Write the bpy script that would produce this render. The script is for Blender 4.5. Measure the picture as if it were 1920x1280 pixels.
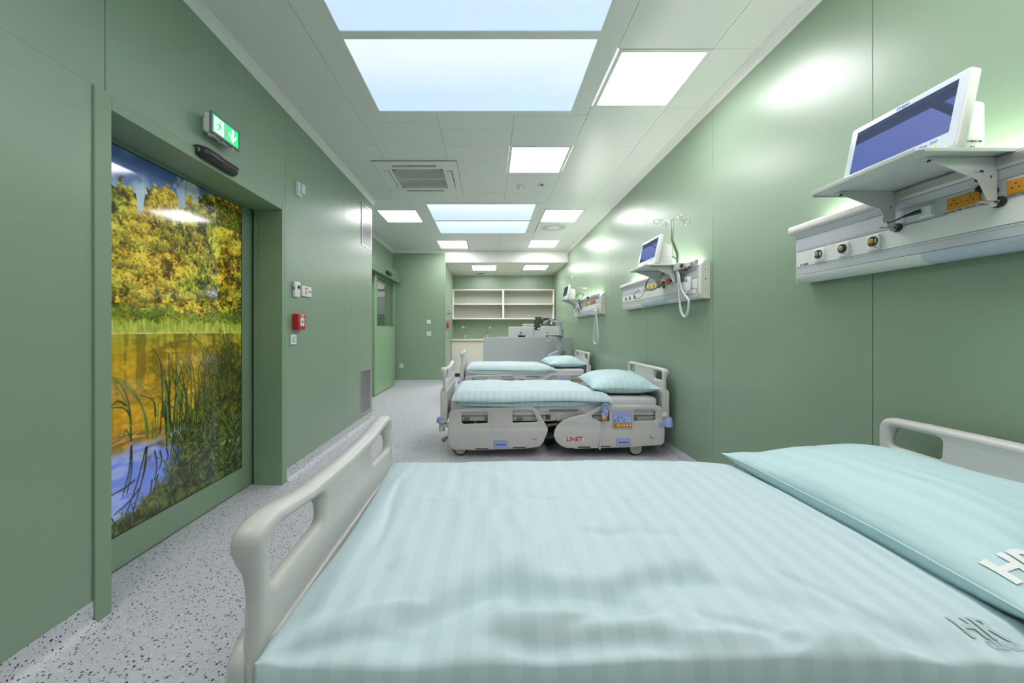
import bpy, bmesh, math, random
import numpy as np
from mathutils import Vector, Matrix

# ------------------------------------------------------------------ clear
for o in list(bpy.data.objects):
    bpy.data.objects.remove(o, do_unlink=True)
SC = bpy.context.scene
COL = SC.collection
random.seed(4)

# ------------------------------------------------------------------ camera
F, VX, VY, HC = 690.0, 917.5, 620.0, 1.247
cd = bpy.data.cameras.new('camera')
cam = bpy.data.objects.new('camera', cd)
COL.objects.link(cam)
cam.location = (0, 0, HC)
cam.rotation_euler = (math.pi / 2, 0, 0)
cd.sensor_width = 36.0
cd.lens = F / 1920.0 * 36.0
cd.shift_x = (960 - VX) / 1920.0
cd.shift_y = (VY - 640) / 1920.0
cd.clip_start = 0.02
SC.camera = cam

# ------------------------------------------------------------------ world, exposure
w = bpy.data.worlds.new('world')
w.use_nodes = True
w.node_tree.nodes['Background'].inputs[0].default_value = (0.8, 0.85, 0.9, 1)
w.node_tree.nodes['Background'].inputs[1].default_value = 0.15
SC.world = w
SC.view_settings.view_transform = 'Standard'
SC.view_settings.look = 'None'
SC.view_settings.exposure = 0.35
SC.view_settings.gamma = 1.0
SC.view_settings.use_curve_mapping = False
SC.cycles.max_bounces = 10
SC.cycles.diffuse_bounces = 6
SC.cycles.glossy_bounces = 4
SC.cycles.sample_clamp_indirect = 6.0
SC.cycles.caustics_reflective = False
SC.cycles.caustics_refractive = False
SC.cycles.use_denoising = True

PANEL_E = 15.0      # square ceiling luminaires
SKY_E = 0.78        # artificial skylight panes
STRIP_E = 34.0       # indirect strip on top of the bedhead units

# ------------------------------------------------------------------ materials
def srgb(r, g, b):
    def f(c):
        c /= 255.0
        return c / 12.92 if c <= 0.04045 else ((c + 0.055) / 1.055) ** 2.4
    return (f(r), f(g), f(b), 1.0)

def nd(nt, t, **kw):
    n = nt.nodes.new(t)
    for k, v in kw.items():
        setattr(n, k, v)
    return n

def pbr(name, col, rough=0.5, metal=0.0, spec=0.5, emit=None, es=0.0, coat=0.0, var=0.0, vscale=6.0,
        bump=0.0, bscale=200.0, trans=0.0, alpha=1.0):
    m = bpy.data.materials.new(name)
    m.use_nodes = True
    nt = m.node_tree
    b = nt.nodes['Principled BSDF']
    if len(col) == 3:
        col = srgb(*col)
    b.inputs['Base Color'].default_value = col
    b.inputs['Roughness'].default_value = rough
    b.inputs['Metallic'].default_value = metal
    b.inputs['Specular IOR Level'].default_value = spec
    b.inputs['Coat Weight'].default_value = coat
    b.inputs['Transmission Weight'].default_value = trans
    b.inputs['Alpha'].default_value = alpha
    if emit is not None:
        if len(emit) == 3:
            emit = srgb(*emit)
        b.inputs['Emission Color'].default_value = emit
        b.inputs['Emission Strength'].default_value = es
    if var > 0:
        tc = nd(nt, 'ShaderNodeTexCoord')
        no = nd(nt, 'ShaderNodeTexNoise')
        no.inputs['Scale'].default_value = vscale
        nt.links.new(tc.outputs['Object'], no.inputs['Vector'])
        mx = nd(nt, 'ShaderNodeMix', data_type='RGBA', blend_type='MIX')
        mx.inputs['A'].default_value = tuple(c * (1 - var) for c in col[:3]) + (1,)
        mx.inputs['B'].default_value = tuple(min(1, c * (1 + var)) for c in col[:3]) + (1,)
        nt.links.new(no.outputs['Fac'], mx.inputs['Factor'])
        nt.links.new(mx.outputs['Result'], b.inputs['Base Color'])
    if bump > 0:
        tc = nd(nt, 'ShaderNodeTexCoord')
        no = nd(nt, 'ShaderNodeTexNoise')
        no.inputs['Scale'].default_value = bscale
        nt.links.new(tc.outputs['Object'], no.inputs['Vector'])
        bp = nd(nt, 'ShaderNodeBump')
        bp.inputs['Strength'].default_value = bump
        bp.inputs['Distance'].default_value = 0.002
        nt.links.new(no.outputs['Fac'], bp.inputs['Height'])
        nt.links.new(bp.outputs['Normal'], b.inputs['Normal'])
    return m

M = {}
GREEN = (0.248, 0.345, 0.242, 1)
M['green'] = pbr('green_powder_coated_steel', GREEN, rough=0.33, spec=0.68, coat=0.0, var=0.02, vscale=2)
M['green_frame'] = pbr('green_frame_coating', (0.24, 0.345, 0.23, 1), rough=0.42, spec=0.5)
M['green_dark'] = pbr('green_housing', srgb(92, 116, 92), rough=0.5)
M['green_light'] = pbr('green_door_laminate', (0.26, 0.41, 0.24, 1), rough=0.32, spec=0.5)
M['ceil'] = pbr('white_ceiling_steel', (0.82, 0.82, 0.80, 1), rough=0.30, spec=0.5)
M['ceil_trim'] = pbr('white_cove_plastic', (0.80, 0.79, 0.76, 1), rough=0.35)
M['gap'] = pbr('joint_sealant', (0.22, 0.23, 0.22, 1), rough=0.8)
M['seal'] = pbr('green_joint_sealant', (0.10, 0.16, 0.09, 1), rough=0.8)
M['seal_w'] = pbr('grey_joint_sealant', (0.42, 0.43, 0.42, 1), rough=0.8)
M['white'] = pbr('white_plastic', (0.80, 0.80, 0.80, 1), rough=0.35)
M['white_m'] = pbr('white_melamine', (0.80, 0.78, 0.72, 1), rough=0.4)
M['bed'] = pbr('warm_grey_bed_plastic', (0.58, 0.563, 0.54, 1), rough=0.33, spec=0.5, var=0.02, vscale=8)
M['bed_metal'] = pbr('cream_coated_steel', (0.50, 0.48, 0.42, 1), rough=0.4)
M['bed_dark'] = pbr('dark_bed_chassis', (0.05, 0.055, 0.055, 1), rough=0.5)
M['bed_grey'] = pbr('mid_grey_bed_plastic', (0.20, 0.20, 0.22, 1), rough=0.45)
M['rubber'] = pbr('black_rubber', (0.02, 0.022, 0.024, 1), rough=0.55)
M['black'] = pbr('black_plastic', (0.018, 0.018, 0.02, 1), rough=0.28)
M['blue'] = pbr('light_blue_plastic', (0.33, 0.42, 0.80, 1), rough=0.4)
M['blue_d'] = pbr('blue_grey_recess', (0.13, 0.17, 0.36, 1), rough=0.4)
M['orange'] = pbr('orange_plastic', (0.62, 0.27, 0.02, 1), rough=0.4)
M['orange_r'] = pbr('red_orange_plastic', (0.75, 0.16, 0.03, 1), rough=0.4)
M['yellow'] = pbr('yellow_plastic', (0.80, 0.58, 0.03, 1), rough=0.4)
M['red'] = pbr('red_plastic', (0.52, 0.02, 0.025, 1), rough=0.35)
M['navy'] = pbr('navy_cable', (0.01, 0.02, 0.08, 1), rough=0.4)
M['alu'] = pbr('brushed_aluminium', (0.66, 0.64, 0.63, 1), rough=0.32, metal=0.85)
M['steel'] = pbr('polished_steel', (0.62, 0.61, 0.58, 1), rough=0.16, metal=1.0)
M['chrome'] = pbr('chrome', (0.75, 0.76, 0.78, 1), rough=0.08, metal=1.0)
M['brass'] = pbr('nickel_brass_insert', (0.45, 0.36, 0.22, 1), rough=0.25, metal=1.0)
M['grille'] = pbr('grille_grey_metal', (0.50, 0.49, 0.50, 1), rough=0.35, metal=0.6)
M['unit'] = pbr('unit_white_coating', (0.74, 0.76, 0.73, 1), rough=0.38)
M['unit_grey'] = pbr('unit_grey_coating', (0.46, 0.50, 0.50, 1), rough=0.4)
M['unit_band'] = pbr('unit_silver_strip', (0.56, 0.58, 0.62, 1), rough=0.35, metal=0.2)
M['unit_cream'] = pbr('unit_cream_end', (0.70, 0.69, 0.62, 1), rough=0.4)
M['unit_diff'] = pbr('blue_grey_diffuser', (0.50, 0.57, 0.66, 1), rough=0.25)
M['shelf'] = pbr('monitor_shelf_steel', (0.70, 0.71, 0.68, 1), rough=0.3, metal=0.1)
M['sheet'] = pbr('white_bed_sheet', (0.66, 0.65, 0.68, 1), rough=0.85, bump=0.15, bscale=30)
M['panel_e'] = pbr('luminaire_diffuser', (0.9, 0.9, 0.9, 1), rough=0.4, emit=(1.0, 0.98, 0.985, 1), es=PANEL_E)
M['strip_e'] = pbr('indirect_light_strip', (0.9, 0.9, 0.9, 1), rough=0.4, emit=(0.98, 1.0, 0.9, 1), es=STRIP_E)
M['desk'] = pbr('pale_grey_desk_laminate', (0.50, 0.53, 0.53, 1), rough=0.28)
M['worktop'] = pbr('beige_worktop', (0.66, 0.61, 0.50, 1), rough=0.3)
M['cupboard'] = pbr('cream_cupboard_front', (0.72, 0.69, 0.60, 1), rough=0.35)
M['shelfback'] = pbr('shade_grey_shelf_board', (0.36, 0.37, 0.32, 1), rough=0.5)  # back board colour darkened for the shade inside the shelves
M['cart'] = pbr('pale_blue_grey_cart', (0.40, 0.43, 0.50, 1), rough=0.35)
M['mon_silver'] = pbr('silver_monitor_back', (0.62, 0.63, 0.64, 1), rough=0.35, metal=0.1)
M['chair'] = pbr('grey_green_chair_mesh', (0.30, 0.40, 0.38, 1), rough=0.6)
M['beige'] = pbr('beige_corridor_wall', (0.60, 0.57, 0.50, 1), rough=0.6)
M['bluepane'] = pbr('blue_grey_corridor_pane', (0.28, 0.36, 0.42, 1), rough=0.3)
M['sign_g'] = pbr('sign_green_film', (0.02, 0.5, 0.16, 1), rough=0.3, emit=(0.03, 0.55, 0.17, 1), es=1.1)
M['sign_w'] = pbr('sign_white_film', (0.9, 0.9, 0.9, 1), rough=0.3, emit=(0.75, 1.0, 0.85, 1), es=1.6)
M['screen'] = pbr('monitor_screen_glass', (0.10, 0.13, 0.36, 1), rough=0.04, spec=0.6, coat=0.4)
M['screen_dark'] = pbr('dark_screen_glass', (0.02, 0.03, 0.03, 1), rough=0.05, spec=0.6)
M['bezel'] = pbr('pale_bezel', (0.66, 0.72, 0.78, 1), rough=0.15)
M['mon_white'] = pbr('monitor_white_shell', (0.74, 0.73, 0.72, 1), rough=0.35)
M['txt_blue'] = pbr('printed_blue_ink', (0.10, 0.18, 0.60, 1), rough=0.5)
M['txt_dark'] = pbr('printed_dark_ink', (0.05, 0.05, 0.06, 1), rough=0.5)
M['txt_red'] = pbr('printed_red_ink', (0.65, 0.01, 0.03, 1), rough=0.4)
M['logo_grey'] = pbr('grey_printed_logo', (0.45, 0.56, 0.55, 1), rough=0.5)
M['txt_white'] = pbr('white_embroidery', (0.80, 0.82, 0.80, 1), rough=0.6)
M['cord'] = pbr('white_hose', (0.72, 0.72, 0.74, 1), rough=0.4)

def skylight_mat():
    m = bpy.data.materials.new('skylight_diffuser')
    m.use_nodes = True
    nt = m.node_tree
    b = nt.nodes['Principled BSDF']
    b.inputs['Base Color'].default_value = (0.25, 0.3, 0.35, 1)
    b.inputs['Roughness'].default_value = 0.3
    tc = nd(nt, 'ShaderNodeTexCoord')
    sp = nd(nt, 'ShaderNodeSeparateXYZ')
    nt.links.new(tc.outputs['Generated'], sp.inputs[0])
    mr = nd(nt, 'ShaderNodeMapRange')
    nt.links.new(sp.outputs['Y'], mr.inputs['Value'])
    no = nd(nt, 'ShaderNodeTexNoise')
    no.inputs['Scale'].default_value = 1.5
    nt.links.new(tc.outputs['Generated'], no.inputs['Vector'])
    ad = nd(nt, 'ShaderNodeMath', operation='MULTIPLY_ADD')
    ad.inputs[1].default_value = 0.5
    nt.links.new(no.outputs['Fac'], ad.inputs[0])
    nt.links.new(mr.outputs['Result'], ad.inputs[2])
    cr = nd(nt, 'ShaderNodeValToRGB')
    cr.color_ramp.elements[0].position = 0.35
    cr.color_ramp.elements[0].color = srgb(232, 240, 255)
    cr.color_ramp.elements[1].position = 1.0
    cr.color_ramp.elements[1].color = srgb(196, 220, 250)
    nt.links.new(ad.outputs[0], cr.inputs[0])
    nt.links.new(cr.outputs[0], b.inputs['Emission Color'])
    b.inputs['Emission Strength'].default_value = SKY_E
    return m
M['sky'] = skylight_mat()

def floor_mat(name='speckled_vinyl'):
    m = bpy.data.materials.new(name)
    m.use_nodes = True
    nt = m.node_tree
    b = nt.nodes['Principled BSDF']
    b.inputs['Roughness'].default_value = 0.42
    b.inputs['Specular IOR Level'].default_value = 0.4
    geo = nd(nt, 'ShaderNodeNewGeometry')
    def speck(scale, thr, keep, seed):
        mp = nd(nt, 'ShaderNodeMapping')
        mp.inputs['Location'].default_value = (seed, seed * 1.7, seed * .3)
        nt.links.new(geo.outputs['Position'], mp.inputs['Vector'])
        nz = nd(nt, 'ShaderNodeTexNoise')
        nz.inputs['Scale'].default_value = scale * 1.3
        nt.links.new(mp.outputs[0], nz.inputs['Vector'])
        mixv = nd(nt, 'ShaderNodeMix', data_type='VECTOR')
        mixv.inputs['Factor'].default_value = 0.008
        nt.links.new(mp.outputs[0], mixv.inputs[4])
        nt.links.new(nz.outputs['Color'], mixv.inputs[5])
        v = nd(nt, 'ShaderNodeTexVoronoi', feature='F1')
        v.inputs['Scale'].default_value = scale
        nt.links.new(mixv.outputs[1], v.inputs['Vector'])
        sx = nd(nt, 'ShaderNodeSeparateColor')
        nt.links.new(v.outputs['Color'], sx.inputs[0])
        mul = nd(nt, 'ShaderNodeMath', operation='MULTIPLY')
        nt.links.new(sx.outputs[1], mul.inputs[0]); mul.inputs[1].default_value = thr
        ls = nd(nt, 'ShaderNodeMath', operation='LESS_THAN')
        nt.links.new(v.outputs['Distance'], ls.inputs[0]); nt.links.new(mul.outputs[0], ls.inputs[1])
        kp = nd(nt, 'ShaderNodeMath', operation='LESS_THAN')
        nt.links.new(sx.outputs[0], kp.inputs[0]); kp.inputs[1].default_value = keep
        a = nd(nt, 'ShaderNodeMath', operation='MULTIPLY')
        nt.links.new(ls.outputs[0], a.inputs[0]); nt.links.new(kp.outputs[0], a.inputs[1])
        return a.outputs[0]
    no = nd(nt, 'ShaderNodeTexNoise')
    no.inputs['Scale'].default_value = 120
    nt.links.new(geo.outputs['Position'], no.inputs['Vector'])
    base = nd(nt, 'ShaderNodeMix', data_type='RGBA')
    base.inputs['A'].default_value = (0.53, 0.525, 0.575, 1)
    base.inputs['B'].default_value = (0.63, 0.625, 0.67, 1)
    nt.links.new(no.outputs['Fac'], base.inputs['Factor'])
    cur = base.outputs['Result']
    for scale, thr, keep, seed, c in ((95, 0.46, 0.55, 3.1, (0.03, 0.035, 0.045, 1)), (150, 0.40, 0.45, 9.7, (0.14, 0.15, 0.17, 1)),
                                      (60, 0.45, 0.3, 5.3, (0.64, 0.66, 0.70, 1))):
        mx = nd(nt, 'ShaderNodeMix', data_type='RGBA')
        nt.links.new(speck(scale, thr, keep, seed), mx.inputs['Factor'])
        nt.links.new(cur, mx.inputs['A'])
        mx.inputs['B'].default_value = c
        cur = mx.outputs['Result']
    nt.links.new(cur, b.inputs['Base Color'])
    return m
M['floor'] = floor_mat()

def satin_mat(name, axis, ca, cb, period=0.062, jit=0.0):
    m = bpy.data.materials.new(name)
    m.use_nodes = True
    nt = m.node_tree
    b = nt.nodes['Principled BSDF']
    b.inputs['Sheen Weight'].default_value = 0.15
    b.inputs['Sheen Tint'].default_value = (0.8, 1, 1, 1)
    tc = nd(nt, 'ShaderNodeTexCoord')
    sp = nd(nt, 'ShaderNodeSeparateXYZ')
    nt.links.new(tc.outputs['Object'], sp.inputs[0])
    dv = nd(nt, 'ShaderNodeMath', operation='DIVIDE')
    nt.links.new(sp.outputs[axis], dv.inputs[0]); dv.inputs[1].default_value = period
    fr = nd(nt, 'ShaderNodeMath', operation='FRACT')
    nt.links.new(dv.outputs[0], fr.inputs[0])
    pp = nd(nt, 'ShaderNodeMath', operation='PINGPONG')
    nt.links.new(dv.outputs[0], pp.inputs[0]); pp.inputs[1].default_value = 0.5
    mr = nd(nt, 'ShaderNodeMapRange')
    mr.inputs['From Min'].default_value = 0.22; mr.inputs['From Max'].default_value = 0.28
    nt.links.new(pp.outputs[0], mr.inputs['Value'])
    mx = nd(nt, 'ShaderNodeMix', data_type='RGBA')
    mx.inputs['A'].default_value = ca
    mx.inputs['B'].default_value = cb
    nt.links.new(mr.outputs['Result'], mx.inputs['Factor'])
    nt.links.new(mx.outputs['Result'], b.inputs['Base Color'])
    r2 = nd(nt, 'ShaderNodeMapRange')
    nt.links.new(mr.outputs['Result'], r2.inputs['Value'])
    r2.inputs['To Min'].default_value = 0.5; r2.inputs['To Max'].default_value = 0.75
    nt.links.new(r2.outputs['Result'], b.inputs['Roughness'])
    no = nd(nt, 'ShaderNodeTexNoise')
    no.inputs['Scale'].default_value = 14
    no.inputs['Detail'].default_value = 4
    nt.links.new(tc.outputs['Object'], no.inputs['Vector'])
    bp = nd(nt, 'ShaderNodeBump')
    bp.inputs['Strength'].default_value = 0.25
    bp.inputs['Distance'].default_value = 0.006
    nt.links.new(no.outputs['Fac'], bp.inputs['Height'])
    nt.links.new(bp.outputs['Normal'], b.inputs['Normal'])
    return m
M['duvet'] = satin_mat('mint_satin_stripe_cotton', 'X', (0.500, 0.615, 0.643, 1), (0.548, 0.658, 0.688, 1))
M['cotton'] = satin_mat('mint_satin_stripe_pillow', 'X', (0.462, 0.640, 0.663, 1), (0.510, 0.680, 0.702, 1))

def glass_mat(name, tint=(0.92, 0.95, 0.93, 1)):
    m = bpy.data.materials.new(name)
    m.use_nodes = True
    nt = m.node_tree
    for n in list(nt.nodes):
        nt.nodes.remove(n)
    out = nd(nt, 'ShaderNodeOutputMaterial')
    tr = nd(nt, 'ShaderNodeBsdfTransparent')
    tr.inputs[0].default_value = tint
    gl = nd(nt, 'ShaderNodeBsdfGlossy')
    gl.inputs['Roughness'].default_value = 0.02
    fr = nd(nt, 'ShaderNodeFresnel')
    fr.inputs[0].default_value = 1.5
    mx = nd(nt, 'ShaderNodeMixShader')
    ge = nd(nt, 'ShaderNodeNewGeometry')
    inv = nd(nt, 'ShaderNodeMath', operation='SUBTRACT')
    inv.inputs[0].default_value = 1.0
    nt.links.new(ge.outputs['Backfacing'], inv.inputs[1])
    mu = nd(nt, 'ShaderNodeMath', operation='MULTIPLY')
    nt.links.new(fr.outputs[0], mu.inputs[0]); nt.links.new(inv.outputs[0], mu.inputs[1])
    nt.links.new(mu.outputs[0], mx.inputs[0])
    nt.links.new(tr.outputs[0], mx.inputs[1])
    nt.links.new(gl.outputs[0], mx.inputs[2])
    nt.links.new(mx.outputs[0], out.inputs[0])
    return m
M['glass'] = glass_mat('clear_door_glass')
def screen_mat():
    m = bpy.data.materials.new('anti_reflex_screen_glass')
    m.use_nodes = True
    nt = m.node_tree
    for n in list(nt.nodes):
        nt.nodes.remove(n)
    out = nd(nt, 'ShaderNodeOutputMaterial')
    gl = nd(nt, 'ShaderNodeBsdfGlossy')
    gl.inputs[0].default_value = (0.17, 0.19, 0.40, 1)
    gl.inputs['Roughness'].default_value = 0.015
    df = nd(nt, 'ShaderNodeBsdfDiffuse')
    df.inputs[0].default_value = (0.012, 0.014, 0.016, 1)
    ad = nd(nt, 'ShaderNodeAddShader')
    nt.links.new(gl.outputs[0], ad.inputs[0]); nt.links.new(df.outputs[0], ad.inputs[1])
    nt.links.new(ad.outputs[0], out.inputs[0])
    return m
M['screen'] = screen_mat()

# ------------------------------------------------------------------ mesh helpers
class MB:
    def __init__(s):
        s.v = []; s.f = []
    def add(s, vs, fs):
        k = len(s.v)
        s.v += [tuple(p) for p in vs]
        s.f += [tuple(i + k for i in f) for f in fs]
        return s
    def box(s, x0, x1, y0, y1, z0, z1):
        return s.add([(x0, y0, z0), (x1, y0, z0), (x1, y1, z0), (x0, y1, z0), (x0, y0, z1), (x1, y0, z1), (x1, y1, z1), (x0, y1, z1)],
                     [(0, 3, 2, 1), (4, 5, 6, 7), (0, 1, 5, 4), (1, 2, 6, 5), (2, 3, 7, 6), (3, 0, 4, 7)])
    def prism(s, pts, axis, a, b):
        def P(p, t):
            return {'x': (t, p[0], p[1]), 'y': (p[0], t, p[1]), 'z': (p[0], p[1], t)}[axis]
        n = len(pts)
        s.add([P(p, a) for p in pts] + [P(p, b) for p in pts],
              [tuple(range(n))[::-1], tuple(range(n, 2 * n))] + [(i, (i + 1) % n, n + (i + 1) % n, n + i) for i in range(n)])
        return s
    def tube(s, path, r, n=10, caps=True, closed=False):
        path = [Vector(p) for p in path]
        rs = r if isinstance(r, (list, tuple)) else [r] * len(path)
        vs = []; fs = []
        up = None
        L = len(path)
        for i, p in enumerate(path):
            if closed:
                d = path[(i + 1) % L] - path[i - 1]
            else:
                d = (path[min(i + 1, L - 1)] - path[max(i - 1, 0)])
            d.normalize()
            if up is None:
                up = Vector((0, 0, 1)) if abs(d.z) < 0.9 else Vector((1, 0, 0))
            up = (up - d * up.dot(d)).normalized()
            sd = d.cross(up)
            for k in range(n):
                a = 2 * math.pi * k / n
                vs.append(p + (up * math.cos(a) + sd * math.sin(a)) * rs[i])
        for i in range(L if closed else L - 1):
            j = (i + 1) % L
            for k in range(n):
                k2 = (k + 1) % n
                fs.append((i * n + k, i * n + k2, j * n + k2, j * n + k))
        if caps and not closed:
            fs.append(tuple(range(n))); fs.append(tuple((L - 1) * n + k for k in range(n))[::-1])
        return s.add(vs, fs)
    def cyl(s, a, b, r, n=20, r2=None):
        return s.tube([a, b], [r, r if r2 is None else r2], n)
    def lathe(s, c, axis, prof, n=24):
        # prof: list of (distance along axis, radius)
        A = Vector(axis).normalized()
        U = A.orthogonal().normalized(); W = A.cross(U)
        vs = []; fs = []
        for t, r in prof:
            for k in range(n):
                a = 2 * math.pi * k / n
                vs.append(Vector(c) + A * t + (U * math.cos(a) + W * math.sin(a)) * max(r, 1e-4))
        for i in range(len(prof) - 1):
            for k in range(n):
                k2 = (k + 1) % n
                fs.append((i * n + k, i * n + k2, (i + 1) * n + k2, (i + 1) * n + k))
        fs.append(tuple(range(n))[::-1]); fs.append(tuple((len(prof) - 1) * n + k for k in range(n)))
        return s.add(vs, fs)

def wloc(o):
    v = Vector((0, 0, 0))
    while o is not None:
        v += Vector(o.location); o = o.parent
    return v

def finish(me, angle=40):
    bm = bmesh.new(); bm.from_mesh(me)
    bmesh.ops.recalc_face_normals(bm, faces=bm.faces)
    bm.to_mesh(me); bm.free()
    for p in me.polygons:
        p.use_smooth = True
    me.set_sharp_from_angle(angle=math.radians(angle))

def link_mesh(name, me, mat, parent=None, origin=None):
    if mat is not None and not me.materials:
        me.materials.append(M[mat] if isinstance(mat, str) else mat)
    o = bpy.data.objects.new(name, me)
    COL.objects.link(o)
    if parent is not None:
        o.parent = parent
        off = wloc(parent)
        me.transform(Matrix.Translation(-off))
    else:
        if origin is None:
            co = np.array([v.co[:] for v in me.vertices])
            mn, mxx = co.min(0), co.max(0)
            origin = Vector(((mn[0] + mxx[0]) / 2, (mn[1] + mxx[1]) / 2, mn[2]))
        me.transform(Matrix.Translation(-Vector(origin)))
        o.location = origin
    return o

def obj(name, mb, mat, parent=None, bevel=0.0, seg=2, angle=40, label=None, origin=None):
    me = bpy.data.meshes.new(name)
    me.from_pydata(mb.v, [], mb.f)
    finish(me, angle)
    o = link_mesh(name, me, mat, parent, origin)
    if bevel > 0:
        b = o.modifiers.new('bevel', 'BEVEL')
        b.width = bevel; b.segments = seg; b.limit_method = 'ANGLE'; b.angle_limit = math.radians(40)
        b.harden_normals = False
    if label:
        o['label'] = label
    return o

def thing(name, label, cat, loc, group=None):
    o = bpy.data.objects.new(name, None)
    o.empty_display_size = 0.05
    COL.objects.link(o)
    o.location = loc
    o['label'] = label; o['category'] = cat
    if group: o['group'] = group
    return o

def tag(o, label, cat, group=None):
    o['label'] = label; o['category'] = cat
    if group: o['group'] = group
    return o

def struct(name, mb=None, mat=None, parent=None, bevel=0.0, loc=(0, 0, 0), label=None):
    if mb is None:
        o = bpy.data.objects.new(name, None); COL.objects.link(o); o.location = loc
    else:
        o = obj(name, mb, mat, parent, bevel)
    if parent is None:
        o['kind'] = 'structure'
    if label: o['label'] = label
    return o

def round_poly(pts, r, seg=5):
    out = []
    n = len(pts)
    rr = r if isinstance(r, (list, tuple)) else [r] * n
    for i in range(n):
        p = Vector(pts[i]); a = Vector(pts[i - 1]); b = Vector(pts[(i + 1) % n])
        da = (a - p); db = (b - p)
        la, lb = da.length, db.length
        da.normalize(); db.normalize()
        cr = max(-1, min(1, da.dot(db)))
        ang = math.acos(cr)
        if rr[i] <= 0 or ang > 3.05:
            out.append(tuple(p)); continue
        t = min(rr[i] / math.tan(ang / 2), la * 0.48, lb * 0.48)
        A = p + da * t; B = p + db * t
        for k in range(seg + 1):
            u = k / seg
            q = (1 - u) ** 2 * A + 2 * u * (1 - u) * p + u * u * B
            out.append((q.x, q.y))
    return out

def plate_mesh(name, outline, holes, thick, bev, to3d, cuts=None, warp=None):
    """2-D outline with holes -> rounded solid plate. to3d(u, v, t) maps plate space to the scene."""
    cu = bpy.data.curves.new(name, 'CURVE')
    cu.dimensions = '2D'; cu.fill_mode = 'BOTH'
    cu.extrude = max(thick / 2 - bev, 0.0001); cu.bevel_depth = bev; cu.bevel_resolution = 2; cu.offset = -bev
    for poly in [outline] + list(holes):
        sp = cu.splines.new('POLY')
        sp.points.add(len(poly) - 1)
        for i, p in enumerate(poly):
            sp.points[i].co = (p[0], p[1], 0, 1)
        sp.use_cyclic_u = True
    co = bpy.data.objects.new(name, cu)
    me = bpy.data.meshes.new_from_object(co)
    bpy.data.objects.remove(co); bpy.data.curves.remove(cu)
    bm = bmesh.new(); bm.from_mesh(me)
    bmesh.ops.remove_doubles(bm, verts=bm.verts, dist=1e-5)
    for c in (cuts or []):
        g = list(bm.verts) + list(bm.edges) + list(bm.faces)
        bmesh.ops.bisect_plane(bm, geom=g, plane_co=c[0], plane_no=c[1])
    for v in bm.verts:
        u, vv, t = v.co
        if warp: t += warp(u, vv, t) if warp.__code__.co_argcount == 3 else warp(u, vv)
        v.co = to3d(u, vv, t)
    bmesh.ops.recalc_face_normals(bm, faces=bm.faces)
    bm.to_mesh(me); bm.free()
    for p in me.polygons: p.use_smooth = True
    me.set_sharp_from_angle(angle=math.radians(50))
    me.materials.clear()
    me.name = name
    return me

def text_mesh(s, size, extrude=0.0004, bold=0.0, align='CENTER', spacing=1.0, shear=0.0):
    cu = bpy.data.curves.new('text', 'FONT')
    cu.body = s; cu.size = size; cu.extrude = extrude; cu.offset = bold
    cu.align_x = align; cu.align_y = 'CENTER'; cu.space_character = spacing; cu.shear = shear
    cu.resolution_u = 3
    o = bpy.data.objects.new('text', cu)
    me = bpy.data.meshes.new_from_object(o)
    bpy.data.objects.remove(o); bpy.data.curves.remove(cu)
    me.materials.clear()
    return me

def text(name, s, size, mat, parent, at, xdir, ydir, **kw):
    me = text_mesh(s, size, **kw)
    X = Vector(xdir).normalized(); Y = Vector(ydir).normalized(); Z = X.cross(Y)
    Mx = Matrix(((X.x, Y.x, Z.x, at[0]), (X.y, Y.y, Z.y, at[1]), (X.z, Y.z, Z.z, at[2]), (0, 0, 0, 1)))
    me.transform(Mx)
    me.name = name
    return link_mesh(name, me, mat, parent)

def copy_tree(o, parent=None):
    c = o.copy(); COL.objects.link(c)
    if parent is not None:
        c.parent = parent
    for ch in [x for x in o.children]:
        copy_tree(ch, c)
    return c

def smooth(t):
    t = max(0.0, min(1.0, t)); return t * t * (3 - 2 * t)

# ================================================================== STRUCTURE
XL, XR, YF, YJ, XJ, YW, XA, YB = -1.684, 1.83, -2.6, 5.28, -2.256, 8.6, -1.023, 10.5
H = 3.117          # main ceiling
HA = 2.847         # alcove ceiling
Y0D, Y1D, ZD = 1.631, 2.975, 2.226      # clear opening of door 1
XD = -1.935                             # face of the sliding leaf

# floor
struct('floor', MB().box(-4.6, 1.9, YF, YB + .1, -0.06, 0.0), 'floor')

# ---- left wall (slab with the door opening), panels proud of it
PT = 0.004
left = struct('wall_left', MB().box(-1.90, XL - PT, YF, Y0D - .02, .0, H).box(-1.90, XL - PT, Y1D + .02, YJ, 0, H)
              .box(-1.90, XL - PT, Y0D - .02, Y1D + .02, ZD + .02, H), 'seal')
def lpanel(y0, y1, z0, z1):
    obj('panel', MB().box(XL - PT, XL, y0 + .0012, y1 - .0012, z0, z1), 'green', left, bevel=0.0008, seg=1)
SK = 0.10
lpanel(YF, 0.36, SK, H - .02)
lpanel(0.36, 1.563, SK, 2.293)
lpanel(0.36, 1.613, 2.293, H - .02)
lpanel(1.613, 3.041, 2.293, H - .02)
lpanel(3.041, 4.263, SK, H - .02)
lpanel(4.263, YJ, SK, H - .02)
# slim edge bead at the outer corner of the jog
obj('corner_bead', MB().box(XL - .02, XL + .001, YJ, YJ + .004, SK, H - .03), 'green_frame', left)

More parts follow.
